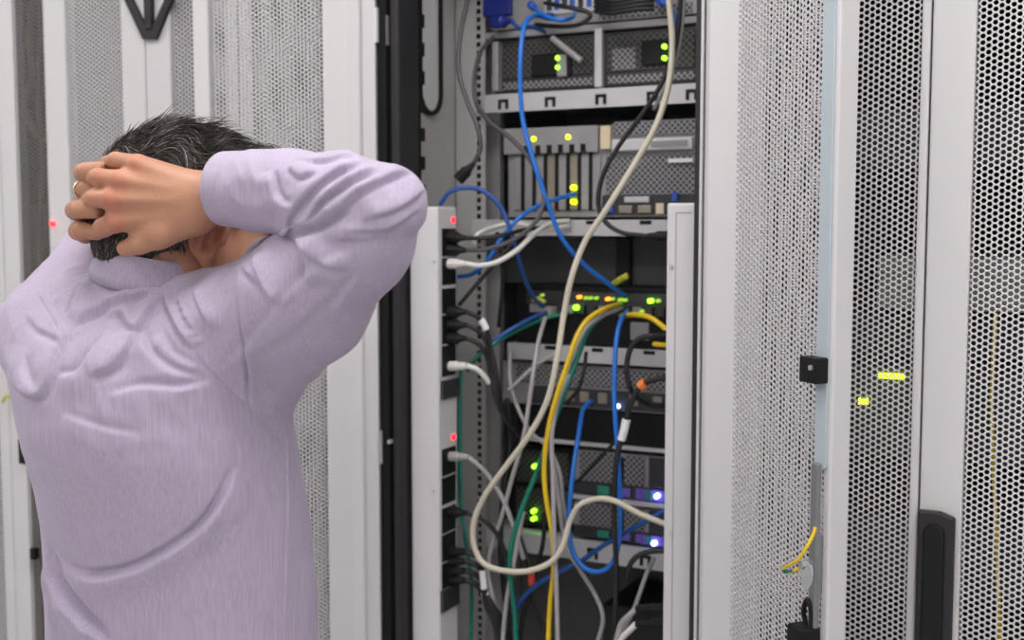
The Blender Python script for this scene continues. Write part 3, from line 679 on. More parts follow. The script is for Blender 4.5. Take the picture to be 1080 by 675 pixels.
cb(N, 'short yellow cable end showing just below the black plug at the right', 'yellow', .0045, [(690, 363, .18), (700, 364, .16), (712, 364, .15)])
cb(N, 'stub of yellow cable poking up above the switch at the right', 'olive', .006, [(647, 300, .24), (654, 295, .22), (661, 291, .21)])
cb(N, 'stub of yellow cable on top of the switch at the left', 'olive', .0045, [(562, 317, .24), (568, 315, .23), (575, 319, .23)])
cb(PC, 'black cord curving down from the right, just under the lowest blue lamp', 'black', .0048, [(712, 582, .09), (692, 581, .09), (675, 585, .09), (665, 595, .09), (661, 612, .1)])
cb(PC, 'grey cord coming down from the bottom shelf to a black plug at right', 'grey', .004, [(690, 588, .18), (682, 605, .16), (675, 625, .14), (669, 642, .12), (660, 660, .11), (656, 674, .11)])
for i, (y, cc_) in enumerate(((641, 'grey'), (657, 'white'))):
    cb(PC, ('grey cord leaving the upper black plug at the bottom right', 'white cord leaving the lower black plug at the bottom right')[i], cc_, .0055, [(671, y+1, .085), (664, y+8, .085), (655, y+18, .09), (649, y+40, .09)], p0=(706, y+1, .085, .0095, 'black'))
cb(PC, 'black cord with a red tag hanging in the dark bottom of the open cabinet', 'black', .0042, [(545, 555, .2), (553, 580, .19), (560, 605, .18), (561, 630, .17), (570, 655, .17), (582, 680, .17)], rings=((.42, 4, .0075, 'redp', 'cable_tag'),))
cb(PC, 'black cord crossing behind the yellow cable at the bottom', 'black', .0042, [(574, 540, .2), (573, 570, .19), (566, 600, .19), (558, 630, .18), (550, 660, .17), (545, 700, .17)])
cb(PC, 'thick black cord bundle hanging behind the cream loop', 'black', .0055, [(535, 420, .2), (538, 470, .19), (530, 530, .17), (528, 580, .15), (534, 640, .14), (540, 710, .14)])
cb(PC, 'black cord swinging below the plugs of the top server', 'black', .0042, [(575, 3, .22), (600, 8, .18), (618, 12, .18), (622, 18, .18), (610, 26, .18), (590, 28, .2), (565, 26, .23)])
for i in range(4):
    cb(PC, ('topmost', 'second', 'third', 'lowest')[i]+' of the black cords lying across the top server at the right', 'black', .0045, [(628, -3+5*i, .24), (645, 2+4*i, .2), (670, -2+4*i, .19), (690, -6+5*i, .2)], 'black cords lying across the top server')
cb(PC, 'thin black cord below the switch shelf, left of the blue loop', 'black', .0036, [(618, 372, .2), (616, 390, .17), (610, 410, .17), (598, 425, .2)])
cb(PC, 'thin black cord sloping across the vents of the lower server', 'black', .0034, [(660, 455, .16), (645, 470, .17), (628, 488, .18), (612, 505, .2), (600, 512, .22)])
# ------------------------------------------------------------------ implicit surfaces
def smin(a, b, k):
    if k <= 0: return np.minimum(a, b)
    h = np.clip(.5+.5*(b-a)/k, 0, 1); return b*(1-h)+a*h-k*h*(1-h)
def cone(P, a, b, ra, rb):
    a = np.asarray(a, np.float32); b = np.asarray(b, np.float32); ab = b-a
    t = np.clip(((P-a)@ab)/max(1e-9, float(ab@ab)), 0, 1)
    return np.linalg.norm(P-a-t[:, None]*ab, axis=1)-(ra+(rb-ra)*t)
def ell(P, c, r, R=None):
    q = P-np.asarray(c, np.float32)
    if R is not None: q = q@np.asarray(R, np.float32)      # columns of R are the axes
    r = np.asarray(r, np.float32)
    k0 = np.linalg.norm(q/r, axis=1); k1 = np.linalg.norm(q/r/r, axis=1)+1e-9
    return k0*(k0-1)/k1
def chain(P, pts, k=.01, d=None):
    for (a, ra), (b, rb) in zip(pts[:-1], pts[1:]):
        e = cone(P, a, b, ra, rb); d = e if d is None else smin(d, e, k)
    return d
def axis(segs):
    out = [segs[0][0]]
    for a, b, s in segs:
        n = max(1, int(round((b-a)/s))); out += list(a+(b-a)*np.arange(1, n+1)/n)
    return np.array(out, np.float32)
def isosurf(fn, X, Y, Zs, name, m, parent, post=None):
    nx, ny, nz = len(X), len(Y), len(Zs); B = 8
    G = np.full((nx, ny, nz), 1.0, np.float32)
    bl = [(i, j, k) for i in range(0, nx, B) for j in range(0, ny, B) for k in range(0, nz, B)]
    cen = np.array([[(X[i]+X[min(i+B, nx)-1])/2, (Y[j]+Y[min(j+B, ny)-1])/2, (Zs[k]+Zs[min(k+B, nz)-1])/2] for i, j, k in bl], np.float32)
    ext = np.array([[X[min(i+B, nx-1)]-X[i], Y[min(j+B, ny-1)]-Y[j], Zs[min(k+B, nz-1)]-Zs[k]] for i, j, k in bl], np.float32)
    dc = np.concatenate([fn(cen[s:s+200000]) for s in range(0, len(cen), 200000)])
    rad = np.linalg.norm(ext, axis=1)/2
    act = np.abs(dc) < rad*1.25+.012
    for q, (i, j, k) in enumerate(bl):
        if not act[q] and dc[q] < 0: G[i:i+B, j:j+B, k:k+B] = -1
    idx = [bl[q] for q in np.nonzero(act)[0]]
    for s in range(0, len(idx), 400):
        ch = idx[s:s+400]; pts = []; sh = []
        for i, j, k in ch:
            g = np.meshgrid(X[i:i+B], Y[j:j+B], Zs[k:k+B], indexing='ij'); sh.append(g[0].shape); pts.append(np.stack(g, -1).reshape(-1, 3))
        d = fn(np.concatenate(pts)); o_ = 0
        for (i, j, k), s_, p_ in zip(ch, sh, pts):
            G[i:i+B, j:j+B, k:k+B] = d[o_:o_+len(p_)].reshape(s_); o_ += len(p_)
    neg = G < 0
    c8 = [(a, b, c) for a in (0, 1) for b in (0, 1) for c in (0, 1)]
    cnt = np.zeros((nx-1, ny-1, nz-1), np.int8)
    for a, b, c in c8: cnt += neg[a:nx-1+a, b:ny-1+b, c:nz-1+c]
    cells = np.argwhere((cnt > 0) & (cnt < 8))
    cid = np.full((nx-1, ny-1, nz-1), -1, np.int32); cid[cells[:, 0], cells[:, 1], cells[:, 2]] = np.arange(len(cells))
    acc = np.zeros((len(cells), 3)); num = np.zeros(len(cells)); AX = (X, Y, Zs)
    for p in c8:
        for ax in range(3):
            if p[ax]: continue
            q = list(p); q[ax] = 1
            A = cells+np.array(p); Bq = cells+np.array(q)
            va = G[A[:, 0], A[:, 1], A[:, 2]]; vb = G[Bq[:, 0], Bq[:, 1], Bq[:, 2]]
            mk = (va < 0) != (vb < 0); t = np.where(mk, va/np.where(mk, va-vb, 1), 0)
            pa = np.stack([AX[n][A[:, n]] for n in range(3)], 1); pb = np.stack([AX[n][Bq[:, n]] for n in range(3)], 1)
            acc += np.where(mk[:, None], pa+(pb-pa)*t[:, None], 0); num += mk
    V = acc/num[:, None]
    Fs = []
    for ax in range(3):
        sl0 = [slice(None)]*3; sl1 = [slice(None)]*3; sl0[ax] = slice(0, -1); sl1[ax] = slice(1, None)
        dif = neg[tuple(sl0)] != neg[tuple(sl1)]
        e = np.argwhere(dif); o1, o2 = [n for n in range(3) if n != ax]
        e = e[(e[:, o1] > 0) & (e[:, o2] > 0) & (e[:, o1] < (nx, ny, nz)[o1]-1) & (e[:, o2] < (nx, ny, nz)[o2]-1)]
        def cc(a, b):
            f = e.copy(); f[:, o1] -= a; f[:, o2] -= b; return cid[f[:, 0], f[:, 1], f[:, 2]]
        qd = np.stack([cc(0, 0), cc(1, 0), cc(1, 1), cc(0, 1)], 1)
        flip = neg[e[:, 0], e[:, 1], e[:, 2]]
        if ax == 1: flip = ~flip
        qd[~flip] = qd[~flip][:, ::-1]
        Fs.append(qd)
    Fq = np.concatenate(Fs); Fq = Fq[(Fq >= 0).all(1)]
    # light relaxation, then normals
    def vnorm(V):
        n = np.cross(V[Fq[:, 2]]-V[Fq[:, 0]], V[Fq[:, 3]]-V[Fq[:, 1]]); N = np.zeros_like(V)
        for c in range(4): np.add.at(N, Fq[:, c], n)
        return N/(np.linalg.norm(N, axis=1)[:, None]+1e-12)
    def relax(V, it):
        E = np.concatenate([Fq[:, [0, 1]], Fq[:, [1, 2]], Fq[:, [2, 3]], Fq[:, [3, 0]]])
        for _ in range(it):
            S_ = np.zeros_like(V); n = np.bincount(E[:, 0], minlength=len(V))+np.bincount(E[:, 1], minlength=len(V))
            for c in range(3): S_[:, c] = np.bincount(E[:, 0], V[E[:, 1], c], len(V))+np.bincount(E[:, 1], V[E[:, 0], c], len(V))
            V = V*.5+.5*S_/n[:, None]
        return V
    V = relax(V, 2)
    if post: V = post(V, vnorm(V), relax)
    me = bpy.data.meshes.new(name)
    me.vertices.add(len(V)); me.vertices.foreach_set('co', V.astype(np.float32).ravel())
    me.loops.add(Fq.size); me.loops.foreach_set('vertex_index', Fq.ravel().astype(np.int32))
    me.polygons.add(len(Fq)); me.polygons.foreach_set('loop_start', np.arange(len(Fq), dtype=np.int32)*4); me.polygons.foreach_set('loop_total', np.full(len(Fq), 4, np.int32))
    me.update(calc_edges=True); me.polygons.foreach_set('use_smooth', np.ones(len(Fq), bool)); me.materials.append(m)
    o = bpy.data.objects.new(name, me); COL.objects.link(o); o.parent = parent
    o.matrix_parent_inverse.identity(); o.location = -np.array(parent.location)
    return o, V
def px_of(V):
    D = V-CAM; z = D@FW
    return np.stack([540+F*(D@RT)/z, 337.5-F*(D@UPV)/z], 1)

# ------------------------------------------------------------------ man: joints
man = bpy.data.objects.new('person', None); COL.objects.link(man)
man.location = (W(190, 640, 1.42)[0], 1.43, 0)
tag(man, 'man in a lavender shirt seen from behind, hands clasped behind his head', 'person')
rS = W(252, 352, 1.35); rM = W(327, 304, 1.275); rM2 = W(378, 254, 1.225); rE = W(406, 217, 1.195)
rF = W(310, 203, 1.255); rWr = W(224, 207, 1.325)
lS = W(58, 352, 1.47); lE = W(150, 222, 1.75); lWr = W(118, 218, 1.53)
# torso outline: photo height, left, right, depth of centre, half thickness
rows = [(285, 78, 240, 1.43, .040), (300, 54, 262, 1.43, .056), (320, 32, 282, 1.42, .082), (345, 14, 292, 1.41, .105), (375, 7, 298, 1.405, .115), (400, 9, 301, 1.40, .120),
        (440, 19, 306, 1.395, .124), (470, 27, 313, 1.395, .123), (500, 33, 319, 1.40, .120), (530, 38, 325, 1.405, .117), (560, 42, 329, 1.41, .114), (600, 44, 333, 1.415, .113),
        (640, 45, 335, 1.42, .114), (675, 46, 336, 1.42, .116), (760, 40, 345, 1.42, .122), (830, 34, 352, 1.42, .125)]
PSI = math.radians(22)
def torso_tab(shrink=0.0):
    T = []
    for py, xl, xr, Yc, b in rows:
        l, r = W(xl, py, Yc), W(xr, py, Yc); h = (r[0]-l[0])/2-shrink; b = b-shrink
        a = math.sqrt(max(h*h-(b*math.sin(PSI))**2, .0005))/math.cos(PSI)
        T.append(((l[2]), (l[0]+r[0])/2, Yc, a, b))
    T = np.array(T)[::-1]
    zz = np.linspace(T[0, 0], T[-1, 0], 90); out = [np.interp(zz, T[:, 0], T[:, i]) for i in range(1, 5)]
    k = np.hanning(15)[1:-1]; k /= k.sum()
    out = [np.convolve(np.r_[[o[0]]*6, o, [o[-1]]*6], k, 'valid') for o in out]
    return np.column_stack([zz]+out)
def torso(P, T, z0, z1):
    z = P[:, 2]; cx, cy, a, b = [np.interp(z, T[:, 0], T[:, i]).astype(np.float32) for i in (1, 2, 3, 4)]
    x = P[:, 0]-cx; y = P[:, 1]-cy; c, s = math.cos(PSI), math.sin(PSI)
    # his right side is nearer: the long axis runs from far left to near right
    u = x*c-y*s; v = x*s+y*c
    k0 = (np.abs(u/a)**2.25+np.abs(v/b)**2.25)**(1/2.25); k1 = np.sqrt((u/a/a)**2+(v/b/b)**2)+1e-6
    d = np.where(k0 > .3, np.sqrt((u/a)**2+(v/b)**2)*(k0-1)/k1, -np.minimum(a, b)*.7)
    return np.maximum(np.maximum(d, z-z1), z0-z)*.95
T_shirt = torso_tab(); T_body = torso_tab(.024)

# head frame
yaw, pit, rol = math.radians(62), math.radians(-17), math.radians(4)
HF = np.array([math.sin(yaw)*math.cos(pit), math.cos(yaw)*math.cos(pit), math.sin(pit)])
HR = np.array([math.cos(yaw), -math.sin(yaw), 0]); HU = np.cross(HR, HF); 
HR2 = HR*math.cos(rol)-HU*math.sin(rol); HU = HU*math.cos(rol)+HR*math.sin(rol); HR = HR2
HC = W(199, 223, 1.44)
HM = np.stack([HF, HR, HU], 1)           # columns
def hp(f, r, u): return HC+HF*f+HR*r+HU*u
NB = W(166, 318, 1.43)
def head_d(P):
    d = ell(P, HC-HU*.006, (.097, .076, .092), HM)
    d = smin(d, ell(P, hp(.040, 0, -.050), (.062, .060, .075), HM), .03)            # face mass
    d = smin(d, cone(P, hp(.055, .022, -.105), hp(.0, .052, -.070), .019, .020), .03)   # jaw lines
    d = smin(d, cone(P, hp(.055, -.022, -.105), hp(.0, -.052, -.070), .019, .020), .03)
    d = smin(d, cone(P, hp(.082, .012, -.112), hp(.082, -.012, -.112), .017, .017), .025)  # chin
    d = smin(d, cone(P, hp(.092, 0, -.010), hp(.117, 0, -.042), .008, .012), .012)      # nose
    d = smin(d, cone(P, hp(.098, .012, -.047), hp(.098, -.012, -.047), .009, .009), .008)
    d = smin(d, cone(P, hp(.088, .030, .008), hp(.092, -.030, .008), .009, .009), .015)  # brow
    for s in (1, -1):
        d = -smin(-d, ell(P, hp(.098, .032*s, -.012), (.014, .019, .012), HM), .01)      # eye hollows
        d = smin(d, ell(P, hp(.080, .032*s, -.013), (.0125, .0125, .0125)), .002)
        d = smin(d, ell(P, hp(.062, .048*s, -.040), (.030, .018, .026), HM), .02)        # cheekbones
    d = smin(d, cone(P, hp(.096, .02, -.076), hp(.096, -.02, -.076), .0065, .0065), .006)  # lips
    d = smin(d, cone(P, hp(.094, .016, -.086), hp(.094, -.016, -.086), .0065, .0065), .006)
    d = -smin(-d, cone(P, hp(.105, .022, -.081), hp(.105, -.022, -.081), .002, .002)*1.0+.0, .002)
    # neck
    d = smin(d, cone(P, hp(-.022, 0, -.075), NB, .056, .062), .03)
    # ears: rim, bowl, lobe, tragus
    for s in (1, -1):
        eo = .022
        e = ell(P, hp(-.012+eo, .0825*s, -.020), (.019, .0085, .031), HM)
        e = np.maximum(e, -ell(P, hp(-.009+eo, .0925*s, -.020), (.0125, .0130, .022), HM))
        arc = [hp(-.012+eo+.0190*math.cos(a), .0905*s+.003*math.sin(a*1.0), -.018+.029*math.sin(a)) for a in np.linspace(-.1, math.pi*1.25, 9)]
        for a_, b_ in zip(arc[:-1], arc[1:]): e = smin(e, cone(P, a_, b_, .0036, .0036), .003)
        e = smin(e, cone(P, hp(-.006+eo, .085*s, -.046), hp(-.003+eo, .083*s, -.054), .0075, .0065), .006)
        e = smin(e, cone(P, hp(.006+eo, .084*s, -.014), hp(.006+eo, .085*s, -.024), .0045, .005), .003)
        e = smin(e, cone(P, hp(-.017+eo, .0895*s, -.006), hp(-.019+eo, .089*s, -.034), .003, .003), .004)
        d = smin(d, e, .003)
    return d
# right hand
def w3(*q): return W(*q)
rmet = [((204, 195, 1.318), (145, 173, 1.300), .0135, .0108), ((204, 202, 1.312), (126, 190, 1.291), .0150, .0112), ((204, 213, 1.310), (117, 210, 1.289), .0160, .0115), ((203, 224, 1.314), (121, 234, 1.297), .0160, .0118)]
rfin = [[(145, 173, 1.300, .0106), (122, 169, 1.307, .0088), (113, 172, 1.345, .0078), (122, 172, 1.365, .007)],
        [(126, 190, 1.291, .0112), (104, 187, 1.300, .0096), (96, 190, 1.340, .0083), (106, 192, 1.360, .0075)],
        [(117, 210, 1.289, .0115), (101, 209, 1.300, .0102), (93, 211, 1.342, .0086), (103, 213, 1.362, .0077)],
        [(121, 234, 1.297, .0118), (109, 240, 1.308, .0104), (103, 243, 1.345, .0087), (111, 244, 1.365, .0078)]]
lfin = [[(93, 184, 1.44, .0105), (88, 182, 1.375, .0104), (91, 181, 1.325, .0098), (104, 178, 1.318, .0085)],
        [(92, 203, 1.44, .0110), (87, 201, 1.380, .0098), (90, 200, 1.335, .0092), (104, 199, 1.325, .0080)],
        [(88, 225, 1.44, .0115), (79, 222, 1.375, .0104), (83, 221, 1.328, .0100), (103, 223, 1.322, .0085)],
        [(90, 246, 1.44, .0112), (82, 244, 1.38, .0100), (86, 243, 1.335, .0096), (103, 246, 1.332, .0082)]]
def hands_d(P):
    # right palm
    d = chain(P, [(w3(218, 209, 1.322), .0245), (w3(190, 208, 1.318), .022)])
    for a, b, ra, rb in rmet: d = smin(d, cone(P, w3(*a), w3(*b), ra, rb), .012)
    d = smin(d, cone(P, w3(208, 230, 1.318), w3(168, 247, 1.308), .0185, .0150), .016)     # thenar
    d = smin(d, cone(P, w3(195, 200, 1.322), w3(160, 188, 1.312), .018, .014), .014)
    # tendons
    for a, b, ra, rb in rmet:
        A, Bq = w3(*a), w3(*b); n = np.array([0, -1, .0]); A = A+n*.0125+(Bq-A)*.25; Bq = Bq+n*.0088
        d = smin(d, cone(P, A, Bq, .0012, .0026), .006)
    th = chain(P, [(w3(168, 247, 1.308), .0145), (w3(147, 257, 1.306), .0112), (w3(132, 262, 1.312), .0092)], .006)
    d = smin(d, th, .010)
    for f in rfin:
        g = chain(P, [(w3(*q[:3]), q[3]) for q in f], .004)
        d = smin(d, g, .0035)
    # left hand: palm behind the head, fingers wrapping round towards the viewer
    e = chain(P, [(lWr, .026), (w3(104, 215, 1.50), .024)], .01)
    for f, r_ in zip(lfin, (.0125, .013, .0135, .013)):
        e = smin(e, cone(P, w3(108, 215+(f[0][1]-215)*.5, 1.50), w3(*f[0][:3]), .014, r_), .012)
    e = smin(e, chain(P, [(w3(112, 235, 1.51), .014), (w3(108, 262, 1.485), .012), (w3(112, 270, 1.455), .010)], .006), .01)
    for f in lfin:
        g = chain(P, [(w3(*q[:3]), q[3]) for q in f], .004)
        e = smin(e, g, .0022)
    return np.minimum(d, e)
def body_d(P):
    d = torso(P, T_body, .98, W(0, 296, 1.42)[2])
    d = smin(d, cone(P, lS, rS, .050, .050), .05)
    for S_, M_, E_, F_, Wp in ((rS, rM, rE, rF, rWr), (lS, (lS+lE)/2, lE, (lE+lWr)/2, lWr)):
        a = chain(P, [(S_, .050), (M_, .044), (E_, .034), (F_, .034), (Wp, .026)], .006)
        d = smin(d, a, .02)
    d = smin(d, head_d(P), .025 if False else .012)
    # the wrists are flat ovals
    d = smin(d, hands_d(P), .012)
    hip = ell(P, (man.location[0], 1.43, .98), (.155, .105, .12)); d = smin(d, hip, .05)
    for s in (-1, 1):
        hx, hy = man.location[0]+s*.085, 1.43-s*.03
        fx, fy = man.location[0]+s*.11, 1.44-s*.04
        d = smin(d, chain(P, [((hx, hy, .92), .078), ((hx+s*.01, hy, .50), .052), ((fx, fy+.02, .30), .050), ((fx, fy, .09), .036)], .03), .03)
        d = smin(d, cone(P, (fx, fy, .075), (fx+.04, fy+.15, .045), .036, .026), .03)
    return d

# ------------------------------------------------------------------ skin
def skin_mat():
    m = bpy.data.materials.new('skin'); m.use_nodes = True; nt = m.node_tree; b = nt.nodes['Principled BSDF']
    at = nt.nodes.new('ShaderNodeAttribute'); at.attribute_name = 'flush'
    tc = nt.nodes.new('ShaderNodeTexCoord'); n = nt.nodes.new('ShaderNodeTexNoise'); n.inputs['Scale'].default_value = 60; n.inputs['Detail'].default_value = 4
    nt.links.new(tc.outputs['Object'], n.inputs['Vector'])
    m1 = nt.nodes.new('ShaderNodeMix'); m1.data_type = 'RGBA'; m1.inputs[6].default_value = (.42, .195, .115, 1); m1.inputs[7].default_value = (.50, .26, .16, 1)
    nt.links.new(n.outputs['Fac'], m1.inputs[0])
    m2 = nt.nodes.new('ShaderNodeMix'); m2.data_type = 'RGBA'; m2.inputs[7].default_value = (.50, .14, .09, 1)
    nt.links.new(m1.outputs[2], m2.inputs[6]); nt.links.new(at.outputs['Fac'], m2.inputs[0]); nt.links.new(m2.outputs[2], b.inputs['Base Color'])
    b.inputs['Roughness'].default_value = .48; b.inputs['Subsurface Weight'].default_value = .12; b.inputs['Subsurface Radius'].default_value = (.8, .3, .15); b.inputs['Subsurface Scale'].default_value = .006
    n2 = nt.nodes.new('ShaderNodeTexNoise'); n2.inputs['Scale'].default_value = 420; n2.inputs['Detail'].default_value = 3; nt.links.new(tc.outputs['Object'], n2.inputs['Vector'])
    bp = nt.nodes.new('ShaderNodeBump'); bp.inputs['Strength'].default_value = .45; bp.inputs['Distance'].default_value = .0007
    nt.links.new(n2.outputs['Fac'], bp.inputs['Height']); nt.links.new(bp.outputs['Normal'], b.inputs['Normal'])
    return m
x0_, x1_ = -.68, -.05
X = axis([(x0_, -.53, .002), (-.53, -.30, .002), (-.30, x1_, .005)]); Yx = axis([(1.10, 1.265, .006), (1.265, 1.47, .002), (1.47, 1.86, .006)])
Zx = axis([(-.01, 1.40, .012), (1.40, 1.535, .005), (1.535, 1.70, .002), (1.70, 1.80, .005)])
body, BV = isosurf(body_d, X, Yx, Zx, 'body', skin_mat(), man)
fl = np.zeros(len(BV))
for q, r_, a_ in [((126, 190, 1.28), .014, .55), ((117, 210, 1.278), .015, .6), ((121, 234, 1.285), .015, .6), ((145, 173, 1.29), .012, .4), ((87, 201, 1.36), .014, .35), ((79, 222, 1.36), .016, .5), ((82, 244, 1.365), .014, .45), ((103, 187, 1.29), .01, .35), ((100, 209, 1.29), .01, .35), ((109, 241, 1.30), .011, .35)]:
    fl = np.maximum(fl, a_*np.exp(-(np.linalg.norm(BV-W(*q), axis=1)/r_)**2))
fl = np.maximum(fl, .5*np.exp(-(np.linalg.norm((BV-hp(.008, .086, -.023))/1.0, axis=1)/.030)**2))
at = body.data.attributes.new('flush', 'FLOAT', 'POINT'); at.data.foreach_set('value', fl.astype(np.float32))
# ring and thumb nail
A_, B_ = W(86, 201, 1.37), W(89, 200, 1.345)
dr_ = (B_-A_)/np.linalg.norm(B_-A_); u1 = np.cross(dr_, [0, 0, 1.0]); u1 /= np.linalg.norm(u1); u2 = np.cross(dr_, u1)
ctr = W(88, 200.5, 1.348)
rg = MB().tube([ctr+.0104*(math.cos(a)*u1+math.sin(a)*u2) for a in np.linspace(0, 2*math.pi, 28, endpoint=False)], .0016, 8, closed=True)
M['goldring'] = mat('ring_gold', (.75, .60, .38), .25, 1.0, noise=.05)
rg.build('ring', M['goldring'], man, org=man.location, smooth=True)

# ------------------------------------------------------------------ shirt
FOLDS = [  # photo polyline, half width px, height mm, groove side (+ right of travel), groove share
    ([(58, 588), (72, 603), (102, 611), (150, 599), (205, 566), (234, 531), (252, 492)], 6.5, 4.4, -1, 1.6),
    ([(45, 575), (58, 610), (82, 645), (115, 682)], 6, 8.5, -1, 1.6),
    ([(48, 600), (56, 640), (66, 690)], 7, 4, -1, .9),
    ([(64, 440), (105, 454), (148, 463)], 7, 1.2, -1, 1),
    ([(12, 400), (38, 417), (52, 398), (60, 370), (74, 346)], 7, 4, 1, .9),
    ([(60, 400), (82, 395), (100, 372), (118, 350)], 7, 3.4, -1, 1.2),
    ([(96, 396), (122, 385), (138, 362), (141, 344)], 7, 3.6, 1, 1.2),
    ([(118, 420), (150, 412), (190, 413), (226, 404)], 8, 3.2, -1, .8),
    ([(146, 345), (155, 372), (178, 392), (210, 402)], 7, 3.6, -1, 1.1),
    ([(168, 352), (180, 374), (205, 390)], 6, 2.4, -1, 1),
    ([(98, 300), (86, 315), (74, 336)], 4, 3.4, 1, 1.3),
    ([(44, 297), (70, 293), (98, 288)], 5, 3.2, -1, 1.2),
    ([(56, 322), (76, 308), (98, 296)], 6, 3.0, -1, 1),
    ([(76, 342), (100, 329), (128, 318), (160, 308), (172, 302)], 5, 3.6, 1, 1.2),
    ([(112, 334), (128, 331), (142, 346), (156, 330), (174, 312)], 5, 3.8, 1, 1.2),
    ([(30, 330), (42, 345), (56, 352), (70, 360)], 7, 2.0, 1, 1),
    ([(25, 365), (24, 390), (40, 418)], 8, 2.2, -1, .8),
    ([(173, 300), (180, 325), (192, 350), (205, 368)], 4, 3.2, 1, .9),
    ([(186, 298), (195, 325), (210, 352)], 6, 2.2, 1, .8),
    ([(205, 368), (232, 398), (262, 426), (300, 441)], 3, 1.4, 1, .8),
    ([(253, 277), (257, 320), (262, 370), (266, 432)], 3.0, 3.6, 1, 1.5),
    ([(299, 243), (316, 253), (325, 270), (328, 302)], 6, 4.2, 1, 1.0),
    ([(317, 254), (339, 273), (368, 282)], 6, 2.6, 1, .9),
    ([(272, 262), (274, 280), (284, 302), (301, 324)], 7, 3.6, 1, 1.0),
    ([(256, 279), (276, 300), (292, 326)], 5, 2.8, 1, 1.0),
    ([(292, 245), (312, 243), (335, 235), (352, 226), (366, 216)], 6, 5.5, 1, 1.5),
    ([(286, 181), (290, 203), (300, 214), (313, 217)], 5, 3.6, -1, 1.2),
    ([(303, 239), (311, 222), (325, 205), (350, 186), (388, 174)], 5.5, 3.6, 1, 1.2),
    ([(328, 236), (337, 214), (362, 196), (404, 178)], 5.5, 3.6, 1, 1.2),
    ([(350, 229), (378, 203), (410, 187), (436, 180)], 5, 3.4, 1, 1.2),
    ([(383, 229), (411, 221), (432, 210), (446, 197)], 5, 2.8, 1, 1.1),
    ([(366, 243), (410, 236), (441, 218)], 6, 2.6, 1, 1.0),
    ([(340, 250), (390, 248), (430, 232)], 7, 1.8, 1, 1.0),
    ([(305, 176), (320, 186), (335, 180)], 5, 2.6, 1, 1.1),
    ([(312, 168), (345, 170), (380, 168)], 5, 1.8, 1, 1.0),
    ([(250, 370), (300, 350), (350, 300)], 10, 1.0, 1, 1.0),
    ([(303, 450), (302, 560), (300, 690)], 1.6, .7, 1, .8),
    ([(270, 430), (290, 445), (308, 470)], 8, 1.8, 1, 1.0),
    ([(218, 440), (240, 520), (246, 620)], 14, 1.0, 1, 1.0),
    ([(40, 308), (54, 330), (68, 352)], 2, .9, 1, 1),
    ([(205, 300), (214, 325), (226, 350)], 4, 2.2, 1, 1),
    ([(350, 330), (362, 312), (380, 290)], 7, 1.6, -1, 1),
    ([(225, 400), (270, 360), (330, 290), (400, 250)], 9, 1.5, -1, 1),
    ([(330, 590), (332, 630), (335, 680)], 4, 3, -1, 1),
]
for k in range(8):   # puckers along the armhole seam
    x_, y_ = 176+4.1*k, 305+8.4*k
    FOLDS.append(([(x_, y_), (x_+6, y_-2), (x_+12, y_-3.5)], 2.0, .65, 1, .8))
def polydist(Q, pl):
    """distance to a smoothed polyline, signed (+ right of travel in the photo), and position along it 0..1"""
    pl = smoothpath([(*p, 0) for p in pl], 6)[:, :2]
    best = np.full(len(Q), 1e9); sg = np.zeros(len(Q)); tt = np.zeros(len(Q))
    L = np.r_[0, np.cumsum(np.linalg.norm(np.diff(pl, axis=0), axis=1))]; tot = L[-1]
    for i in range(len(pl)-1):
        a, b = pl[i], pl[i+1]; ab = b-a; l2 = ab@ab
        t = np.clip(((Q-a)@ab)/l2, 0, 1); r = Q-a-t[:, None]*ab; d = np.linalg.norm(r, axis=1)
        k = d < best; best[k] = d[k]; cr = ab[0]*r[:, 1]-ab[1]*r[:, 0]; sg[k] = np.sign(cr[k]); tt[k] = ((L[i]+t*math.sqrt(l2))/tot)[k]
    return best, sg, tt
def noise3(V, s, seed):
    r = np.random.default_rng(seed); out = np.zeros(len(V))
    for _ in range(10):
        k = r.normal(size=3)*s; out += np.sin(V@k+r.uniform(0, 6.28))
    return out/10
def shirt_post(V, N, relax):
    Q = px_of(V); view = V-CAM; view /= np.linalg.norm(view, axis=1)[:, None]
    fw = np.clip((-(N*view).sum(1)-.12)/.35, 0, 1)
    h = np.zeros(len(V))
    for pl, w, amp, side, gs in FOLDS:
        p = np.array(pl); lo, hi = p.min(0)-7*w, p.max(0)+7*w
        m = (Q[:, 0] > lo[0]) & (Q[:, 0] < hi[0]) & (Q[:, 1] > lo[1]) & (Q[:, 1] < hi[1]) & (fw > 0)
        if not m.any(): continue
        d, sg, t = polydist(Q[m], pl); s = d*sg*side
        end = np.clip(np.minimum(t, 1-t)/.22, 0, 1)**.8*(d < 7*w)
        k_ = 1+.35*noise3(V[m], 120, 21)
        back_ = np.exp(-(s/(2.9*w))**2)*(s < 0)+np.exp(-(s/(.48*w))**2)*(s >= 0)
        h[m] += 1.6*amp*end*k_*(back_-gs*.55*np.exp(-((s-.95*w)/(.60*w))**2))
    V = V+N*(h*fw*.00105)[:, None]
    hi_ = np.clip((V[:, 2]-1.30)/.15, 0, 1)*.75+.25
    # small creases that fan out from the armpit and the shoulder blades
    Wd = V+np.stack([noise3(V, 22, 31), noise3(V, 22, 32), noise3(V, 22, 33)], 1)*.03
    a1 = noise3(Wd@np.array([[1, 0, 0], [0, .6, 0], [.55, 0, .35]]), 75, 41); a2 = noise3(Wd@np.array([[.5, 0, .4], [0, .6, 0], [-.6, 0, .9]]), 60, 43)
    rd = lambda a: 1-np.sqrt(a*a+.004)/.35
    V = V+N*((noise3(V, 34, 3)*.0028+rd(a1)*.0011*hi_+rd(a2)*.0014*hi_))[:, None]
    return V
zt_ = W(0, 292, 1.42)[2]
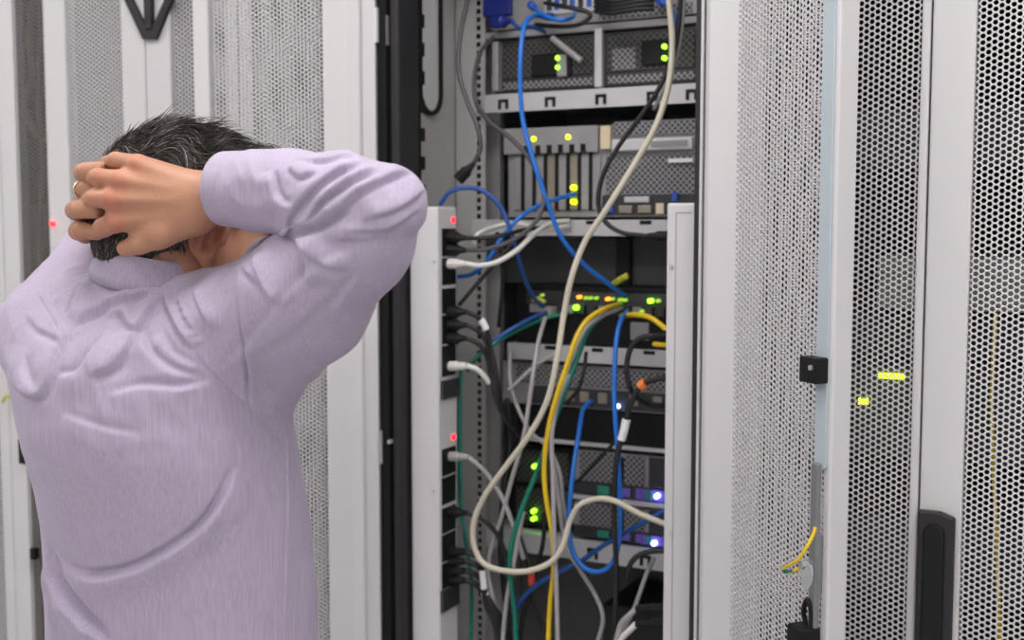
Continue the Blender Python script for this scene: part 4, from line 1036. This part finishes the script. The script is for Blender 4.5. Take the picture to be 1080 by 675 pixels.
cut = W(258, 201, 1.296); cdir = (rWr-rF)/np.linalg.norm(rWr-rF)
lcut = lWr+(lE-lWr)*.06; ldir = (lWr-lE)/np.linalg.norm(lWr-lE)
def shirt_d(P):
    d = torso(P, T_shirt, 1.0, zt_)
    d = smin(d, cone(P, NB+np.array([0, 0, -.02]), NB+np.array([-.01, 0, .010]), .080, .062), .03)
    r = chain(P, [(rS, .078), (rM, .060), (rM2, .050), (rE, .0400)], .03)
    r = smin(r, cone(P, W(288, 398, 1.36), W(338, 330, 1.285), .035, .044), .03)
    r = smin(r, cone(P, W(280, 270, 1.36), W(298, 262, 1.33), .020, .020), .02)
    f = chain(P, [(rE, .0400), (W(355, 206, 1.225), .0405), (rF, .0400), (W(286, 202, 1.276), .0375), (W(268, 201, 1.288), .0375), (cut, .036)], .02)
    f = np.maximum(f, (P-cut.astype(np.float32))@cdir.astype(np.float32))
    r = smin(r, f, .004)
    d = smin(d, r, .035)
    l = chain(P, [(lS, .070), ((lS+lE)/2, .058), (lE, .046)], .02)
    g = chain(P, [(lE, .046), ((lE+lWr)/2, .042), (lcut, .036)], .02)
    g = np.maximum(g, (P-lcut.astype(np.float32))@ldir.astype(np.float32))
    d = smin(d, smin(l, g, .01), .03)
    return d
def cloth_mat(name, c1, c2, streak=1.0):
    m = bpy.data.materials.new(name); m.use_nodes = True; nt = m.node_tree; b = nt.nodes['Principled BSDF']
    tc = nt.nodes.new('ShaderNodeTexCoord'); mp = nt.nodes.new('ShaderNodeMapping'); mp.inputs['Scale'].default_value = (480, 480, 18)
    n = nt.nodes.new('ShaderNodeTexNoise'); n.inputs['Scale'].default_value = 1; n.inputs['Detail'].default_value = 2
    nt.links.new(tc.outputs['Object'], mp.inputs['Vector']); nt.links.new(mp.outputs['Vector'], n.inputs['Vector'])
    r = nt.nodes.new('ShaderNodeValToRGB'); r.color_ramp.elements[0].position = .3; r.color_ramp.elements[1].position = .7
    r.color_ramp.elements[0].color = tuple(c1)+(1,); r.color_ramp.elements[1].color = tuple(c2)+(1,)
    nt.links.new(n.outputs['Fac'], r.inputs['Fac']); nt.links.new(r.outputs['Color'], b.inputs['Base Color'])
    b.inputs['Roughness'].default_value = .72; b.inputs['Sheen Weight'].default_value = .15; b.inputs['Specular IOR Level'].default_value = .3
    bp = nt.nodes.new('ShaderNodeBump'); bp.inputs['Strength'].default_value = .06*streak; bp.inputs['Distance'].default_value = .0004
    nt.links.new(n.outputs['Fac'], bp.inputs['Height']); nt.links.new(bp.outputs['Normal'], b.inputs['Normal'])
    return m
M['shirt'] = cloth_mat('lavender_cotton', (.385, .325, .445), (.455, .395, .515))
Xs = axis([(x0_, -.07, .0021)]); Ys = axis([(1.12, 1.50, .0021), (1.50, 1.86, .007)]); Zs_ = axis([(.985, 1.10, .006), (1.10, 1.72, .0021)])
shirt, SV = isosurf(shirt_d, Xs, Ys, Zs_, 'shirt', M['shirt'], man, post=shirt_post)

def loftring(rings, name, m, parent, close=True):
    mb = MB(); n = len(rings[0]); v = [p for r in rings for p in r]; k = len(rings); f = []
    for i in range(k if close else k-1):
        for j in range(n): f.append((i*n+j, i*n+(j+1) % n, ((i+1) % k)*n+(j+1) % n, ((i+1) % k)*n+j))
    return mb.add(v, f).build(name, m, parent, org=man.location, smooth=True)
# collar: folded band round the neck, a little lower on his right
def ring_at(c, ax, ay, rx, ry, n=48, wob=0):
    return [c+ax*(rx*math.cos(a))+ay*(ry*math.sin(a)) for a in np.linspace(0, 2*math.pi, n, endpoint=False)]
tl = math.radians(10); cax = np.array([math.cos(tl), 0, -math.sin(tl)]); cay = np.array([0, math.cos(.12), math.sin(.12)]); cup = np.cross(cax, cay)
cc = W(167, 290, 1.43)
def cring(h, r): return ring_at(cc+cup*h, cax, cay, r+.001, (r+.001)*1.08)
rings = [cring(-.008, .079), cring(.004, .0775), cring(.016, .0735), cring(.028, .0700), cring(.0325, .0672), cring(.030, .0655), cring(.018, .066), cring(.002, .068), cring(-.008, .074)]
loftring(rings, 'collar', M['shirt'], man)
# cuffs
def cuff(c0, c1, r0, r1, squash=.92):
    d = (c1-c0)/np.linalg.norm(c1-c0); ay = np.cross(d, [0, 0, 1.0]); ay /= np.linalg.norm(ay); az = np.cross(ay, d)
    L = np.linalg.norm(c1-c0); rr = []
    for t, r in ((0, r0), (.04, r0+.0012), (.5, (r0+r1)/2+.001), (.93, r1), (.985, r1-.0004), (1.0, r1-.0022), (.98, r1-.0040), (.5, (r0+r1)/2-.004), (.0, r0-.004)):
        rr.append(ring_at(c0+d*L*t, az, ay, r, r*squash, 44))
    return loftring(rr, 'cuff', M['shirt'], man)
cuff(W(290, 202, 1.275), W(236, 199, 1.312), .0420, .0412)
cuff(lcut+(lE-lWr)*.16, lcut-(lE-lWr)*.0, .040, .037)

# ------------------------------------------------------------------ trousers, belt and shoes
M['wool'] = cloth_mat('charcoal_wool', (.035, .035, .042), (.055, .055, .062), .5)
mx = man.location[0]
def trousers_d(P):
    d = ell(P, (mx, 1.43, .98), (.172, .125, .13))
    d = np.maximum(d, P[:, 2]-1.035)
    for s in (-1, 1):
        hx, hy = mx+s*.088, 1.43-s*.03; fx, fy = mx+s*.11, 1.44-s*.04
        d = smin(d, chain(P, [((hx, hy, .90), .095), ((hx+s*.01, hy, .50), .078), ((fx, fy, .14), .068)], .03), .03)
    return np.maximum(np.maximum(d, .045-P[:, 2]), P[:, 2]-1.035)
isosurf(trousers_d, axis([(mx-.25, mx+.25, .008)]), axis([(1.25, 1.62, .008)]), axis([(.02, 1.06, .01)]), 'trousers', M['wool'], man)
M['leather'] = mat('black_leather', (.02, .018, .017), .3, noise=.1)
for s in (-1, 1):
    fx, fy = mx+s*.11, 1.44-s*.04
    def shoe_d(P):
        d = smin(cone(P, (fx, fy-.03, .05), (fx+.05, fy+.19, .036), .046, .036), cone(P, (fx, fy-.01, .07), (fx, fy, .10), .045, .044), .02)
        return np.maximum(d, .001-P[:, 2])
    isosurf(shoe_d, axis([(fx-.1, fx+.15, .006)]), axis([(fy-.12, fy+.28, .006)]), axis([(-.01, .16, .006)]), 'shoe', M['leather'], man)

# ------------------------------------------------------------------ hair
def hair_d(P):
    d = ell(P, HC-HF*.004, (.110, .082, .100), HM)
    d = smin(d, ell(P, hp(.074, 0, .066), (.046, .056, .038), HM), .03)
    d = smin(d, cone(P, hp(-.024, 0, -.075), hp(-.024, 0, -.075)+(NB-hp(-.022, 0, -.075))*.5, .0585, .0635), .02)
    q = (P-HC.astype(np.float32))@HM.astype(np.float32); f, r, u = q[:, 0], np.abs(q[:, 1]), q[:, 2]
    nape = cone(P, hp(-.062, .02, -.060), hp(-.062, -.02, -.060), .030, .030); d = smin(d, nape, .02)
    face = np.minimum(f-.034, .030+.35*(f-.034)-u)             # in front of the ear and below the temple line
    face = np.minimum(f-.034+np.clip(-u-.02, 0, 1)*.6, .040-u+.15*f)
    low = -(u+.118+.25*np.clip(f+.02, -1, 1)*0)                 # below the nape line
    ear = .025-np.sqrt(((f-.012)/1.0)**2+((u+.020)/1.5)**2); ear = np.where(r > .05, ear, -1)
    under = np.minimum(f+.012, -u-.040)                          # under the ear
    mask = np.maximum(np.maximum(face, low), np.maximum(ear, under))
    return np.maximum(d, mask)
M['hair'] = mat('dark_hair', (.022, .018, .016), .55, noise=.3, nscale=200)
hb = 2.4e-3
lo = HC-.15; hi = HC+.15
hair, HV = isosurf(hair_d, axis([(lo[0], hi[0], hb)]), axis([(lo[1], hi[1], hb)]), axis([(lo[2], hi[2], hb)]), 'hair', M['hair'], man)
# strands growing from the cap, combed from the crown over the sides and forwards
def strands_mat():
    m = bpy.data.materials.new('salt_and_pepper_hair'); m.use_nodes = True; nt = m.node_tree; b = nt.nodes['Principled BSDF']
    at = nt.nodes.new('ShaderNodeAttribute'); at.attribute_name = 'grey'; r = nt.nodes.new('ShaderNodeValToRGB')
    e = r.color_ramp.elements; e[0].color = (.016, .011, .009, 1); e[0].position = 0; e[1].color = (.42, .39, .38, 1); e[1].position = 1
    k = r.color_ramp.elements.new(.55); k.color = (.055, .043, .037, 1)
    nt.links.new(at.outputs['Fac'], r.inputs['Fac']); nt.links.new(r.outputs['Color'], b.inputs['Base Color'])
    b.inputs['Roughness'].default_value = .36; b.inputs['Specular IOR Level'].default_value = .6
    return m
r3 = np.random.default_rng(11)
q = (HV-HC)@HM
me_n = np.zeros(len(HV)*3); hair.data.vertices.foreach_get('normal', me_n); HN = me_n.reshape(-1, 3)@HM
n0 = np.stack([q[:, 0]/.102**2, q[:, 1]/.081**2, q[:, 2]/.100**2], 1); n0 /= np.linalg.norm(n0, axis=1)[:, None]
kk = ((q/np.array([.102, .081, .100]))**2).sum(1)**.5
ok = np.nonzero(kk > .90)[0]
ok = ok[(HN[ok]*q[ok]).sum(1) > 0]
pick = r3.choice(ok, 12500)
crown = np.array([-.102, .0, .010])
def flow(p, n):
    """combing direction in head axes: away from the crown, forwards on top, down at the sides and back"""
    d = p-crown; d = d-(d*n).sum(1)[:, None]*n; d /= np.linalg.norm(d, axis=1)[:, None]+1e-9
    top = np.clip((p[:, 2]-.02)/.08, 0, 1)[:, None]
    fwd = np.array([.9, .30, .05]); g = d*(1-.55*top)+fwd*.75*top
    g = g+np.array([0, 0, -1.0])*(1-top)*.5
    wv = np.sin(p[:, 0]*75+p[:, 1]*40+p[:, 2]*25)*.75; side = np.cross(n, g)
    g = g+side*wv[:, None]
    g -= (g*n).sum(1)[:, None]*n
    return g/(np.linalg.norm(g, axis=1)[:, None]+1e-9)
nS = len(pick); p = q[pick].copy(); n = HN[pick].copy(); n_low = n.copy(); lowm = p[:, 2] < -.045
top = np.clip((p[:, 2]-.0)/.09, 0, 1)
length = (.013+.037*top)*r3.uniform(.6, 1.25, nS); low_ = (p[:, 2] < -.055) & (p[:, 0] > -.05); length[low_] *= .5
back = (p[:, 2] < -.04); length[back] *= .7
jit = r3.normal(0, .16, (nS, 3)); K = 8
clump = np.sin(p@np.array([130, 90, 70]))*.0+noise3(p, 150, 9)
path = [p-n*.002]; cur = p.copy(); lift = r3.uniform(.03, .20, nS)*(.4+.8*top)
fly = r3.random(nS) < .035; lift[fly] *= 2.0
for s_ in range(K-1):
    g = flow(cur, n)+jit
    g += np.cross(n, g)*(clump*1.1)[:, None]
    lf = lift*(1-1.45*s_/(K-1)); g = g+n*lf[:, None]
    g /= np.linalg.norm(g, axis=1)[:, None]; cur = cur+g*(length/(K-1))[:, None]
    nn = np.stack([cur[:, 0]/.102**2, cur[:, 1]/.081**2, cur[:, 2]/.100**2], 1); n = nn/np.linalg.norm(nn, axis=1)[:, None]; n[lowm] = n_low[lowm]
    qc = cur+np.array([.005, 0, 0]); k_ = ((qc/np.array([.1105, .0825, .1005]))**2).sum(1)**.5; cur = np.where(((k_ < 1) & ~lowm)[:, None], qc/k_[:, None]-np.array([.005, 0, 0]), cur)
    path.append(cur.copy())
path = np.stack(path, 1)                       # nS,K,3 in head axes
Wp = path@HM.T+HC
tan = np.gradient(Wp, axis=1); tan /= np.linalg.norm(tan, axis=2)[:, :, None]+1e-9
ref = np.array([.3, .5, .8]); s1 = np.cross(tan, ref); s1 /= np.linalg.norm(s1, axis=2)[:, :, None]; s2 = np.cross(tan, s1)
rad = (.00050*np.array([1, 1, 1, .95, .9, .75, .5, .12]))[None, :, None]*r3.uniform(.7, 1.3, nS)[:, None, None]
ringv = np.stack([Wp+rad*(math.cos(a)*s1+math.sin(a)*s2) for a in (0, 2.094, 4.189)], 2)   # nS,K,3,3
V = ringv.reshape(-1, 3)-np.array(man.location)
base = (np.arange(nS)*K*3)[:, None, None]; kk_ = (np.arange(K-1)*3)[None, :, None]; j = np.arange(3)[None, None, :]
a = base+kk_+j; b_ = base+kk_+(j+1) % 3
Fh = np.stack([a, b_, b_+3, a+3], -1).reshape(-1, 4)
me = bpy.data.meshes.new('hair_strands'); me.vertices.add(len(V)); me.vertices.foreach_set('co', V.astype(np.float32).ravel())
me.loops.add(Fh.size); me.loops.foreach_set('vertex_index', Fh.ravel().astype(np.int32)); me.polygons.add(len(Fh))
me.polygons.foreach_set('loop_start', np.arange(len(Fh), dtype=np.int32)*4); me.polygons.foreach_set('loop_total', np.full(len(Fh), 4, np.int32)); me.update(calc_edges=True)
me.polygons.foreach_set('use_smooth', np.ones(len(Fh), bool)); me.materials.append(strands_mat())
gy = r3.random(nS)**1.8*.6; w_ = r3.random(nS) < (.10+.10*np.clip(1-top, 0, 1)); gy[w_] = r3.uniform(.7, 1, w_.sum())
at = me.attributes.new('grey', 'FLOAT', 'POINT'); at.data.foreach_set('value', np.repeat(gy, K*3).astype(np.float32))
hs = bpy.data.objects.new('hair_strands', me); COL.objects.link(hs); hs.parent = man
hs['kind'] = 'stuff'
EXPO = 0.2
# ------------------------------------------------------------------ world and output
wd = bpy.data.worlds.new('world'); S.world = wd; wd.use_nodes = True
wd.node_tree.nodes['Background'].inputs[0].default_value = (.8, .85, .9, 1); wd.node_tree.nodes['Background'].inputs[1].default_value = .15
S.view_settings.view_transform = 'Standard'; S.view_settings.look = 'None'
S.view_settings.gamma = 1; S.view_settings.use_curve_mapping = False
S.view_settings.exposure = EXPO
try:
    S.cycles.use_denoising = True; S.cycles.max_bounces = 8
except Exception: pass
for o in list(S.objects):
    if '_o' in o: del o['_o']
